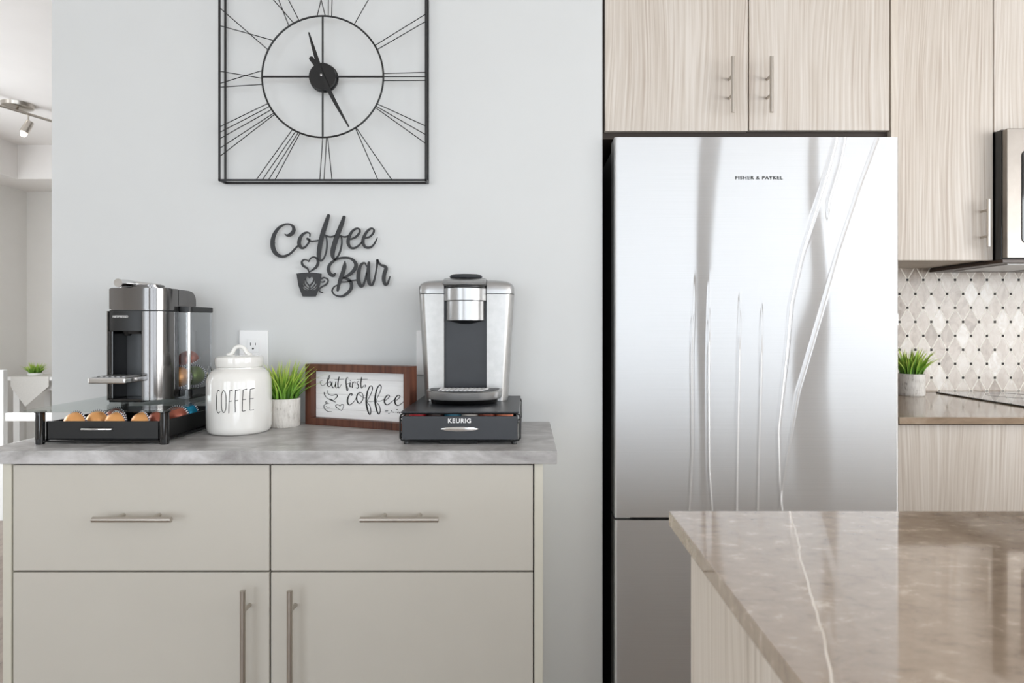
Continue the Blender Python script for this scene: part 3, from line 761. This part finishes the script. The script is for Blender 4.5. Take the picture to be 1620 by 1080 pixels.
# silver shoulders + top
for sgn in (-1, 1):
    rings = []
    for z, s_ in ((1.2535, 0), (1.262, .0), (1.272, .001), (1.280, .006), (1.286, .018), (1.289, .040)):
        h = zx(z)-s_; xi = .0555
        yy = KF-.006+s_*.5
        pr = [(xi, yy+.005), (xi, yy), (max(xi+.001, h*.75), yy), (h-.012, yy+.003), (h-.003, yy+.014), (h, yy+.028), (h, 1.752-s_), (h-.006, 1.762-s_), (xi, 1.762-s_)]
        rings.append([(KX+sgn*x, y, z) for x, y in pr])
    MB().merge(loft(rings), smooth=True).build('shoulder', M['silver'], rt, smooth_angle=.9)
b = MB(); 
b.prism([(1.60, 1.2725), (1.596, 1.277), (1.604, 1.285), (1.63, 1.2925), (1.72, 1.2925), (1.758, 1.283), (1.758, 1.2725)], 'x', KX-.0545, KX+.0545, .002, True); tp = b.build('top_cover', M['silver'], rt)
b = MB(); b.lathe([(0, 1.2935), (.030, 1.2935), (.041, 1.294), (.043, 1.298), (.041, 1.301), (.036, 1.3035), (0, 1.3050)], 44, T((KX, 1.655, 0)), 1, .8)
bt = b.build('control_pad', M['charcoal'], tp)
b = MB()
for k in (-2, -1, 0, 1, 2): b.lathe([(0, 1.3035), (.0052, 1.3035), (.005, 1.3056), (0, 1.3060)], 18, T((KX+k*.0125, 1.651+abs(k)*.003, -.0006)), 1, .9)
b.build('button', M['black'], bt)
# brew head
HY = 1.648; 
b = MB()
def drum(R0, z0, z1, bev=.001, yc=HY, a0=PI, a1=2*PI):
    pr = [(0, z0), (R0-bev, z0), (R0, z0+bev), (R0, z1-bev), (R0-bev, z1), (0, z1)]
    return pr
b.lathe(drum(.0565, 1.234, 1.2665), 56, T((KX, HY, 0)), .975, .95)
bh = b.build('brew_head', M['silver'], rt)
MB().lathe(drum(.0500, 1.1835, 1.2338), 56, T((KX, HY, 0)), 1.0, .95).build('pod_holder', M['silver'], bh)
MB().lathe([(0, 1.175), (.014, 1.175), (.034, 1.1795), (.046, 1.1833), (0, 1.1833)], 40, T((KX, HY, 0)), 1, .9).build('nozzle', M['black'], bh)
MB().lathe(drum(.0545, 1.2667, 1.2724), 48, T((KX, HY, 0)), .98, .94).build('head_seam', M['black'], bh)
# cavity panel (concave) between the wings
b = MB(); b.prism([(1.655, PT+.03), (1.652, 1.24), (1.662, 1.25), (1.664, PT+.02)], 'x', KX-.0552, KX+.0552, .0005); b.build('cavity_panel', M['charcoal_panel'], rt)
# drip tray: bowed front
def bow(z, hw, yf, yb=1.640):
    pts = [(KX+hw*math.cos(a), yb-.03-(yb-.03-yf)*math.sin(a)) for a in [PI*k/22 for k in range(23)]]
    return [(x, y, z) for x, y in ([(KX+hw, yb)]+pts+[(KX-hw, yb)])]
b = MB(); b.merge(loft([bow(PT+.0005, .083, 1.552), bow(PT+.006, .085, 1.549), bow(PT+.0125, .0865, 1.546)])); b.build('tray_base', M['black_gloss'], rt, smooth_angle=1)
b = MB(); b.merge(loft([bow(PT+.0128, .0935, 1.536), bow(PT+.016, .095, 1.534), bow(PT+.031, .0965, 1.532), bow(PT+.0335, .0945, 1.535)])); dt = b.build('drip_tray', M['silver'], rt, smooth_angle=.8)
b = MB(); b.merge(loft([bow(PT+.0336, .088, 1.543), bow(PT+.0346, .088, 1.543)])); gr = b.build('drip_grid', M['charcoal'], dt)
b = MB()
for k in range(-5, 6):
    xk = KX+k*.011
    for y in (1.556, 1.575, 1.594, 1.613):
        w_ = .0030
        if abs(k) > 4 and y < 1.57: continue
        b.prism([(xk-w_-.004, y), (xk+w_-.004, y), (xk+w_+.004, y+.015), (xk-w_+.004, y+.015)], 'z', PT+.0347, PT+.0362)
b.build('grid_slat', M['grill'], gr)

# ------------------------------------------------------------------ outlets
def outlet(x, z, label, group='wall outlets above the worktop'):
    rt = thing('wall_outlet', label, 'outlet', (x, WY, z), group=group)
    MB().box(x-.0405, x+.0405, WY-.006, WY-.0003, z-.0625, z+.0625, .002, 3).build('cover_plate', M['white_plastic'], rt)
    for dz in (.020, -.020):
        s_ = MB().box(x-.0165, x+.0165, WY-.0085, WY-.0061, z+dz-.0185, z+dz+.0185, .001).build('socket', M['white_plastic'], rt)
        b = MB()
        b.box(x-.0078, x-.0058, WY-.0089, WY-.0084, z+dz+.0, z+dz+.0085); b.box(x+.0058, x+.0078, WY-.0089, WY-.0084, z+dz+.001, z+dz+.0075)
        b.lathe([(0, -.0002), (.0027, -.0002), (.0027, .0002), (0, .0002)], 14, T((x, WY-.0087, z+dz-.0085), (PI/2, 0, 0)))
        b.build('slot', M['slot'], s_)
outlet(-.767, 1.094, 'white wall outlet above the ceramic canister')
outlet(-.268, 1.094, 'white wall outlet partly hidden behind the pod brewer')

# ------------------------------------------------------------------ coffee bar sign
SY = 1.772; ks = 1000/SY
def fb(X, Y): return ((400+X/6.352-832)/ks, CH-(320+Y/6.352-515)/ks)
SB = [
 [(322,318,8),(345,332,22),(380,322,36),(410,285,36),(402,240,26),(360,218,16),(310,225,18),(255,262,26),(212,330,36),(197,410,42),(212,485,42),(255,532,34),(310,543,26),(375,515,20),(425,465,18),(460,428,14)],
 [(572,345,10),(572,315,14),(545,302,18),(505,318,24),(472,365,34),(465,420,36),(490,458,26),(525,448,18),(560,405,16),(570,370,14)],
 [(550,366,26),(585,390,16),(620,388,14),(665,381,14)],
 [(760,132,30),(735,210,42),(705,300,46),(682,390,44),(666,480,44),(662,550,36),(682,586,20),(715,558,16),(738,490,16),(745,410,16),(738,355,14),(722,322,12)],
 [(730,333,16),(780,346,16),(835,332,16)],
 [(916,147,30),(890,225,42),(852,320,46),(822,410,46),(802,490,44),(803,545,34),(824,573,18),(855,540,18),(880,480,18),(893,410,16),(890,355,14),(872,330,12)],
 [(878,335,16),(920,346,16),(968,335,16)],
 [(985,370,16),(1030,350,20),(1066,312,20),(1074,277,18),(1045,262,18),(1000,290,24),(967,345,30),(957,405,34),(977,450,26),(1012,460,22),(1055,440,18),(1105,390,14)],
 [(1128,360,16),(1175,345,18),(1210,308,20),(1216,275,18),(1190,262,18),(1150,290,24),(1117,345,30),(1105,400,32),(1127,445,28),(1165,455,24),(1205,435,18),(1235,390,14),(1251,352,6)],
 [(562,698,10),(548,665,18),(505,635,24),(492,600,20),(512,577,15),(540,578,11),(562,594,8)],
 [(560,596,8),(582,560,12),(615,549,16),(645,567,22),(655,605,28),(640,645,26),(605,675,18),(565,700,10)],
 [(683,770,14),(715,756,14),(748,770,16),(755,795,16),(735,825,18),(695,847,15),(668,870,14),(672,895,14),(702,908,10)],
 [(683,800,8),(708,800,14),(722,788,8)],
 [(828,712,12),(805,735,34),(772,712,36),(760,668,34),(777,620,28),(830,577,22),(900,556,22),(970,560,24),(1020,592,30),(1036,640,36),(1005,695,34),(950,738,26),(895,765,14)],
 [(925,592,10),(921,640,38),(905,700,40),(880,770,38),(863,830,30),(852,883,24)],
 [(900,758,12),(950,770,28),(985,805,32),(988,860,32),(950,912,30),(890,945,22),(825,930,15),(797,890,15),(815,850,13),(855,828,10)],
 [(885,802,12),(950,795,12),(1050,778,14)],
 [(1142,640,14),(1122,608,18),(1085,630,26),(1063,700,36),(1060,780,38),(1082,838,34),(1108,832,24),(1130,770,18),(1145,700,16)],
 [(1166,604,24),(1160,680,36),(1160,760,38),(1175,820,32),(1202,822,24),(1225,760,18),(1240,680,16),(1252,600,24),(1252,582,26)],
 [(1252,590,26),(1285,628,22),(1318,640,30),(1338,662,36),(1322,715,38),(1315,775,38),(1330,825,28),(1355,812,22),(1378,745,10)],
]
rt = thing('wall_lettering', 'dark metal wall lettering reading Coffee Bar, with a cup and heart', 'wall sign', (-.548, WY, 1.25))
for nm, part_, pin in (('script_word', SB[:9], (200, 400)), ('heart', SB[9:11], None), ('cup_handle', SB[11:13], None), ('script_word', SB[13:], (1163, 650))):
    b = MB()
    for st in part_: ribbon(b, st, fb, SY-.001, SY+.002, 6)
    if pin: x, z = fb(*pin); b.tube([(x, SY, z), (x, WY-.0002, z)], .002, 8)
    b.build(nm, M['sign_black'], rt)
cup = [(440,715),(500,708),(560,704),(630,708),(690,715),(684,770),(672,830),(655,890),(632,945),(500,945),(478,890),(460,840),(448,770)]
pet = [[(570,832),(540,795),(532,765),(543,748),(558,750),(570,766),(582,750),(597,748),(608,765),(600,795)]]
for P_ in ([(519,772),(540,815),(564,842),(566,862),(540,846),(520,815)], [(504,800),(520,838),(562,868),(564,880),(520,858),(502,825)], [(498,838),(520,866),(556,884),(520,880),(503,860)]):
    pet.append(P_); pet.append([(1143-x, y) for x, y in P_])
cu = bpy.data.curves.new('cup', 'CURVE'); cu.dimensions = '2D'; cu.fill_mode = 'BOTH'; cu.extrude = .0015
for loop in [cup]+pet:
    sp = cu.splines.new('POLY'); sp.points.add(len(loop)-1); sp.use_cyclic_u = True
    for p, (X, Y) in zip(sp.points, loop): x, z = fb(X, Y); p.co = (x, z, 0, 1)
oc = bpy.data.objects.new('cup', cu); sc.collection.objects.link(oc)
me = bpy.data.meshes.new_from_object(oc.evaluated_get(bpy.context.evaluated_depsgraph_get())); bpy.data.objects.remove(oc)
me.transform(T((0, SY+.0004, 0), (PI/2, 0, 0))); me.materials.clear(); me.materials.append(M['sign_black'])
oc = bpy.data.objects.new('cup', me); me.name = 'cup'; sc.collection.objects.link(oc); oc.parent = rt; me.transform(root_matrix(rt).inverted())

# ------------------------------------------------------------------ wall clock
CX, CZ, CR = -.561, 1.857, .1675
cf, cb = 1.745, 1.782
x0, x1, z0, z1 = -.846, -.276, 1.5716, 2.1416
rt = thing('wall_clock', 'large square black wire wall clock with open Roman numerals', 'clock', (CX, WY, CZ))
b = MB(); t = .0028
for y in (cf, cb-t):
    for (a0, a1, c0, c1) in ((x0-t, x0+t, z0-t, z1+t), (x1-t, x1+t, z0-t, z1+t), (x0-t, x1+t, z0-t, z0+t), (x0-t, x1+t, z1-t, z1+t)):
        b.box(a0, a1, y-t*.7, y+t*.7, c0, c1, .0005, 1)
for x in (x0, x1):
    for z in (z0, z1): b.box(x-t, x+t, cf, cb, z-t, z+t, .0005, 1)
b.build('frame', M['black_metal'], rt)
b = MB(); b.tube([(CX+CR*math.cos(a), cf, CZ+CR*math.sin(a)) for a in [2*PI*k/96 for k in range(96)]], .0026, 8, closed=True)
b.build('ring', M['black_metal'], rt)
def fk(X, Y): return ((330+X/3.6-832)/573+.0025, CH-(Y/3.6-515)/573)
NUM = {'III': [(1000,418,1232,412),(1000,437,1235,437),(1000,460,1235,458)], 'II': [(958,250,1232,80),(970,275,1232,122)],
 'IIII': [(968,598,1235,718),(962,612,1235,768),(958,620,1235,818)], 'V': [(838,740,960,1030),(845,742,1040,1030)],
 'VI': [(645,790,628,1030),(668,792,652,1030),(674,792,698,1030)], 'VII': [(470,742,265,1030),(490,750,300,1030),(505,757,335,1030),(514,762,372,1030)],
 'VIII': [(335,588,62,720),(345,605,62,752),(352,625,62,788),(365,645,62,842),(372,650,62,888)], 'IX': [(305,402,62,474),(305,446,62,406),(305,480,62,496)],
 'X': [(365,230,62,147),(335,285,62,48)], 'XI': [(450,145,335,-150),(478,128,235,-150),(508,112,375,-150)],
 'XII': [(612,85,672,-150),(660,78,598,-150),(678,80,678,-150),(698,80,702,-150)], 'I': [(835,122,990,-150)]}
for k, segs in NUM.items():
    b = MB()
    for (xa, ya, xb, yb) in segs:
        a = fk(xa, ya); c = fk(xb, yb)
        cx_ = min(max(c[0], x0), x1); cz_ = min(max(c[1], z0), z1)
        dv = Vector((a[0]-CX, 0, a[1]-CZ)); dv = dv.normalized()*(CR)
        b.tube([(CX+dv.x, cf, CZ+dv.z), (cx_, cf, cz_)], .0013, 6)
    b.build('numeral', M['black_metal'], rt)
b = MB(); b.tube([(CX-CR, cf, CZ), (CX-.03, cf, CZ)], .0026, 8); b.tube([(CX+.03, cf, CZ), (CX+CR, cf, CZ)], .0026, 8)
b.tube([(CX, cf, CZ-CR), (CX, cf, CZ-.03)], .0026, 8); b.tube([(CX, cf, CZ+.03), (CX, cf, CZ+CR)], .0026, 8); b.build('cross_bar', M['black_metal'], rt)
b = MB(); b.lathe([(0, 0), (.040, 0), (.040, .003), (.037, .0035), (.037, .018), (0, .018)], 48, T((CX, cf+.014, CZ), (PI/2, 0, 0))); b.build('movement', M['black_metal'], rt)
yh = cf-.006
def hand(name, pts, y):
    b = MB(); b.tube([(CX, y, CZ), (CX, cf-.003, CZ)], .003, 10)
    ribbon(b, pts, lambda X, Y: (CX+X, CZ+Y), y-.0006, y+.0006, 3); return b.build(name, M['black'], rt)
hand('hour_hand', [(.012,-.030,.006),(0,0,.012),(-.018,.058,.0105),(-.036,.118,.004)], yh)
hand('minute_hand', [(-.028,.046,.013),(-.012,.022,.010),(0,0,.012),(.035,-.070,.010),(.074,-.140,.004)], yh-.003)
MB().lathe([(0, 0), (.003, 0), (.003, .004), (0, .005)], 16, T((CX, yh-.004, CZ), (PI/2, 0, 0))).build('hand_pin', M['chrome'], rt)

# ------------------------------------------------------------------ cabinet over the fridge
def door(root, x0, x1, y, z0, z1, mat, th=.018): return MB().box(x0, x1, y, y+th, z0, z1, .001, 2).build('door', mat, root)
D1 = 1.83
rt = thing('wall_cabinet', 'pale oak two-door cabinet above the fridge', 'cabinet', (.64, 2.1, 1.725))
MB().box(.2205, 1.0565, D1+.020, BY-.002, 1.715, 2.42, .0005, 1).build('carcass', M['dark_gap'], rt)
d = door(rt, .2295, .6425, D1, 1.733, 2.42, M['wood']); handle(d, (.588, 1.9345), (.588, 1.776), D1, .0055, .052)
d = door(rt, .6465, 1.0525, D1, 1.735, 2.42, M['wood2']); handle(d, (.698, 1.9345), (.698, 1.776), D1, .0055, .052)
MB().box(1.058, 1.0775, D1+.001, BY-.002, 1.395, 2.42, .0006, 1).build('end_panel', M['wood_edge'], rt)

# ------------------------------------------------------------------ fridge
DF = 1.754; fx0, fx1 = .2456, 1.035; zt = 1.693; zs = .6385
rt = thing('refrigerator', 'tall brushed stainless steel fridge freezer right of the clock wall', 'fridge', ((fx0+fx1)/2, 2.1, 0))
MB().box(fx0+.004, fx1-.004, DF+.070, BY-.012, .02, zt-.012, .004).build('cabinet', simple('fridge_side_grey', (60, 60, 62), .45), rt).name = 'case'
b = MB(); b.box(fx0+.02, fx1-.02, DF+.09, BY-.02, 0, .03); b.build('plinth', M['black'], rt)
PXM = .001754
def fX(px): return (px-832)*PXM
def fZ(py): return CH-(py-515)*PXM
def interp(zv, table):       # table of (py, px)
    zz = np.array([fZ(p[0]) for p in table]); xx = np.array([fX(p[1]) for p in table]); o = np.argsort(zz)
    return np.interp(zv, zz[o], xx[o])
creases = [  # curve, amplitude (m), width (m): soft dents and creases of the thin sheet
 ([(0,1350),(200,1327),(260,1312),(330,1290),(400,1268),(480,1250),(560,1243),(680,1230),(760,1232),(830,1238)], .0011, .0042),
 ([(100,1352),(200,1340),(260,1328),(320,1310)], .0009, .0032),
 ([(0,1450),(200,1395),(300,1358),(400,1325),(500,1297),(620,1262),(720,1245),(830,1228)], .0006, .0032),
 ([(440,1097),(560,1093),(720,1094),(830,1088)], .0012, .0036),
 ([(440,1122),(600,1120),(740,1121),(830,1127)], .0013, .0036),
 ([(450,1171),(600,1168),(700,1166),(830,1164)], .0011, .0034),
 ([(450,1205),(600,1203),(700,1200),(830,1197)], .0009, .0034)]
def steel_door(name, z0, z1, dents):
    nx, nz = 520, 150
    xs = np.linspace(0, 1, nx+1); zs_ = np.linspace(0, 1, nz+1)
    Xg, Zg = np.meshgrid(fx0+(fx1-fx0)*xs, z0+(z1-z0)*zs_)
    dsp = np.zeros_like(Xg)
    if dents:
        for tab, amp, wd in creases:
            zmin = min(fZ(p[0]) for p in tab); zmax = max(fZ(p[0]) for p in tab)
            fade = np.clip((Zg-zmin)/.05+1, 0, 1)*np.clip((zmax-Zg)/.22+.1, 0, 1)**1.5
            dsp += -amp*fade*np.exp(-((Xg-interp(Zg, tab))/wd)**2)
        # broad oil-canning of the sheet
        dsp += .0009*np.sin((Xg-.2)*14+np.sin(Zg*5)*.9)*np.exp(-((Xg-.85)/.16)**2)*np.sin((Zg-.6)*4.0)
        dsp += .00012*np.sin(Xg*32+Zg*2.2)
    e = .006        # rounded vertical edges
    for dist in (Xg-fx0, fx1-Xg):
        k = np.clip(1-dist/e, 0, 1); dsp += e*(1-np.sqrt(1-k*k*.999))
    Yg = DF+dsp
    V = np.stack([Xg, Yg, Zg], -1).reshape(-1, 3)
    F = []
    W_ = nx+1
    idx = np.arange((nx)*(nz)); i = idx % nx; j = idx//nx; a = j*W_+i
    F = np.stack([a, a+1, a+1+W_, a+W_], -1).tolist()
    n0 = len(V)
    bk = np.array([[fx0, DF+.066, z0], [fx1, DF+.066, z0], [fx1, DF+.066, z1], [fx0, DF+.066, z1]])
    V = np.vstack([V, bk])
    bot = list(range(0, W_)); top = list(range(nz*W_, nz*W_+W_)); lft = [k*W_ for k in range(nz+1)]; rgt = [k*W_+nx for k in range(nz+1)]
    F += [bot[::-1]+[n0, n0+1], top+[n0+2, n0+3], lft+[n0+3, n0], rgt[::-1]+[n0+1, n0+2], [n0, n0+3, n0+2, n0+1]]
    me = bpy.data.meshes.new(name); me.from_pydata(V.tolist(), [], F); me.update()
    uv = me.uv_layers.new(name='UVMap'); co = np.zeros(len(me.loops)*2)
    li = np.zeros(len(me.loops), int); me.loops.foreach_get('vertex_index', li)
    co[0::2] = V[li, 0]; co[1::2] = V[li, 2]; uv.data.foreach_set('uv', co)
    me.polygons.foreach_set('use_smooth', [True]*len(me.polygons)); me.set_sharp_from_angle(angle=.7)
    o = bpy.data.objects.new(name, me); sc.collection.objects.link(o); me.materials.append(M['fridge_steel'])
    me.materials.append(M['silver'])
    for p in me.polygons[-5:]: p.material_index = 1
    o.parent = rt; me.transform(root_matrix(rt).inverted()); return o
ud = steel_door('door', zs, zt, True)
text_part('brand_lettering', 'FISHER & PAYKEL', .0125, (fX(1200.5), DF-.0016, fZ(281.5)), M['grey_print'], ud, width=.131, off=.0002, spacing=1.2)
ldr = steel_door('door', .045, zs-.008, False)
b = MB(); b.box(fx0+.003, fx0+.045, DF+.012, DF+.066, zs-.0068, zs-.0012, .001); b.build('hinge', M['silver'], rt)
MB().box(fx1-.004, fx1+.0015, DF+.004, DF+.02, 1.17, 1.205, .0015).build('grip_clip', M['silver'], ud)

# ------------------------------------------------------------------ wall cabinets over the counter
D2 = 2.10
rt = thing('wall_cabinet', 'tall pale oak wall cabinet between the fridge and the microwave', 'cabinet', (1.31, 2.28, 1.39))
b = MB(); b.box(1.079, 1.551, D2+.020, BY-.009, 1.3905, 2.42); b.build('carcass', M['wood_edge'], rt)
d = door(rt, 1.081, 1.5515, D2, 1.387, 2.42, M['wood']); handle(d, (1.512, 1.583), (1.512, 1.428), D2, .0055, .035)
rt = thing('wall_cabinet', 'pale oak cabinet above the microwave at the right edge', 'cabinet', (1.94, 2.28, 1.815))
MB().box(1.5545, 2.32, D2+.020, BY-.002, 1.8175, 2.42).build('carcass', M['dark_gap'], rt)
door(rt, 1.5555, 1.934, D2, 1.8135, 2.42, M['wood2']); door(rt, 1.938, 2.318, D2, 1.8135, 2.42, M['wood'])

# microwave
rt = thing('microwave', 'stainless over-the-range microwave at the right edge', 'microwave', (1.94, 2.2, 1.378))
MB().box(1.5555, 2.318, 2.068, BY-.010, 1.386, 1.8115, .002).build('case', M['black_gloss'], rt)
MB().box(1.5500, 2.322, 2.055, BY-.012, 1.3745, 1.3858, .002).build('base', simple('microwave_base', (66, 50, 42), .35), rt)
for k in range(3): MB().box(1.60+k*.24, 1.80+k*.24, 2.10+.0, 2.36, 1.3725, 1.3744).build('vent', M['silver'], rt)
dd = MB().box(1.5570, 2.316, 2.045, 2.0665, 1.389, 1.8085, .003).build('door', simple('microwave_steel', (150, 144, 138), .38, .9), rt)
wp = rrect(1.604, 2.14, 1.436, 1.738, .018)
b = MB(); b.prism(wp, 'y', 2.0425, 2.0448, .0005); b.build('window', M['black_gloss'], dd)

# kitchen counter, base cabinet, hob
o = MB().box(1.045, 3.2, 1.768, BY-.0085, .894, .914, .0015).build('kitchen_worktop', M['quartz'], None, origin=(2.1, 2.1, .894))
tag(o, 'beige quartz worktop below the tiled backsplash, right of the fridge', 'countertop')
rt = thing('base_cabinet', 'pale oak base cabinet under the beige kitchen worktop', 'cabinet', (1.3, 2.1, 0))
MB().box(1.048, 3.19, 1.812, BY-.01, .10, .8925).build('carcass', M['dark_gap'], rt)
d = MB().box(1.049, 1.560, 1.790, 1.8105, .105, .889, .001).build('door', M['wood2'], rt)
d = MB().box(1.564, 2.34, 1.790, 1.8105, .105, .889, .001).build('door', M['wood'], rt)
MB().box(1.05, 3.18, 1.86, 1.875, 0, .10).build('plinth', M['dark_gap'], rt)
rt = thing('cooktop', 'black glass cooktop set in the kitchen worktop below the microwave', 'cooktop', (1.94, 2.12, .9142))
MB().box(1.560, 2.32, 1.88, 2.405, .9142, .919, .0015).build('glass_surface', M['black_gloss'], rt)
for cx_, cy_, r in ((1.75, 2.27, .08), (1.75, 2.02, .1), (2.1, 2.27, .1), (2.1, 2.02, .08)):
    b = MB(); b.tube([(cx_+r*math.cos(a), cy_+r*math.sin(a), .919) for a in [2*PI*k/48 for k in range(48)]], .0006, 4, closed=True); b.build('burner_ring', M['grey_print'], rt)
pot_plant('artificial grass in a pale pot on the kitchen worktop beside the fridge', 1.417, 2.325, .9142, .045, .080, .105, 120, (.18, -.05), 11, wid=.0042, spread=.9)

# ------------------------------------------------------------------ island
o = MB().box(.1975, 2.4, -.55, .874, .894, .914, .0015).build('island_worktop', M['island_quartz'], None, origin=(1.2, .2, .894))
tag(o, 'brown quartz island worktop in the right foreground', 'countertop')
rt = thing('kitchen_island', 'pale oak kitchen island base under the brown quartz worktop', 'kitchen island', (1.2, .2, 0))
MB().box(.2275, .2460, -.52, .872, 0, .8935, .0008, 1).build('side_panel', M['wood_edge'], rt)
MB().box(.2465, 2.36, .840, .858, .10, .8935).build('back_panel', M['wood'], rt)
MB().box(.2465, 2.36, -.20, .839, .0, .8935).build('carcass', M['dark_gap'], rt)

# ------------------------------------------------------------------ far room
rt = thing('side_table', 'white table with a cloth corner hanging over its front, in the far room', 'table', (-3.9, 5.2, 0))
MB().box(-4.12, -2.9, 5.0, 5.44, .735, .765, .004).build('tabletop', M['white_paint'], rt)
MB().box(-4.09, -2.93, 5.03, 5.41, .655, .7345, .002).build('apron', M['white_paint'], rt)
for x in (-4.085, -2.98):
    for y in (5.035, 5.36): MB().box(x, x+.05, y, y+.05, 0, .7345, .003).build('leg', M['white_paint'], rt)
b = MB(); b.prism([(-4.07, .7655), (-4.07, .69), (-3.955, .53), (-3.77, .69), (-3.77, .7655)], 'y', 4.993, 4.998); b.box(-4.07, -3.77, 4.993, 5.30, .7655, .7675)
o = b.build('table_runner', M['linen'], None, origin=(-3.93, 5.1, .765)); tag(o, 'off-white cloth runner with a pointed corner on the white far-room table', 'table runner')
pot_plant('small blurry green plant on the white table in the far room', -3.99, 5.14, .7677, .05, .02, .10, 130, (0, 0), 21, matp=M['white_paint'], wid=.004, spread=1.2)
rt = thing('dining_chair', 'white ladder-back chair in front of the far-room table, cut by the left edge', 'chair', (-2.94, 3.95, 0))
ch_y = 3.80
for x in (-3.145, -2.735): MB().box(x-.016, x+.016, ch_y-.015, ch_y+.02, 0, .905, .006).build('back_post', M['white_paint'], rt)
MB().box(-3.129, -2.751, ch_y-.008, ch_y+.012, .596, .648, .006).build('back_slat', M['white_paint'], rt)
MB().box(-3.16, -2.72, ch_y-.01, ch_y+.40, .425, .450, .006).build('seat', M['white_paint'], rt)
for x in (-3.14, -2.74): MB().box(x-.016, x+.016, ch_y+.35, ch_y+.385, 0, .4249, .004).build('leg', M['white_paint'], rt)
# track light
rt = thing('track_light', 'brushed nickel ceiling track light with small spots in the far room', 'ceiling light', (-3.33, 4.05, ZC))
MB().lathe([(0, ZC-.030), (.06, ZC-.030), (.085, ZC-.022), (.09, ZC-.0004), (0, ZC-.0004)], 32, T((-3.28, 4.08, 0))).build('canopy', M['nickel'], rt)
p0, p1 = Vector((-3.36, 3.72, 2.545)), Vector((-3.11, 4.5, 2.545))
b = MB(); b.tube([p0, p1], .009, 10); q = p0.lerp(p1, .41); b.tube([q, (-3.26, 4.06, ZC-.025)], .008, 8); b.build('rail', M['nickel'], rt)
for t_ in (.12, .50, .93):
    q = p0.lerp(p1, t_); b = MB(); b.tube([q, q-Vector((0, 0, .055))], .005, 8); b.tube([q-Vector((-.012, 0, .05)), q-Vector((.012, .02, .125))], [.022, .026], 16)
    sp = b.build('spotlight', M['nickel'], rt)
    b = MB(); b.tube([q-Vector((.012, .02, .126)), q-Vector((.016, .026, .150))], [.022, .014], 14); b.build('bulb', M['bulb'], sp)
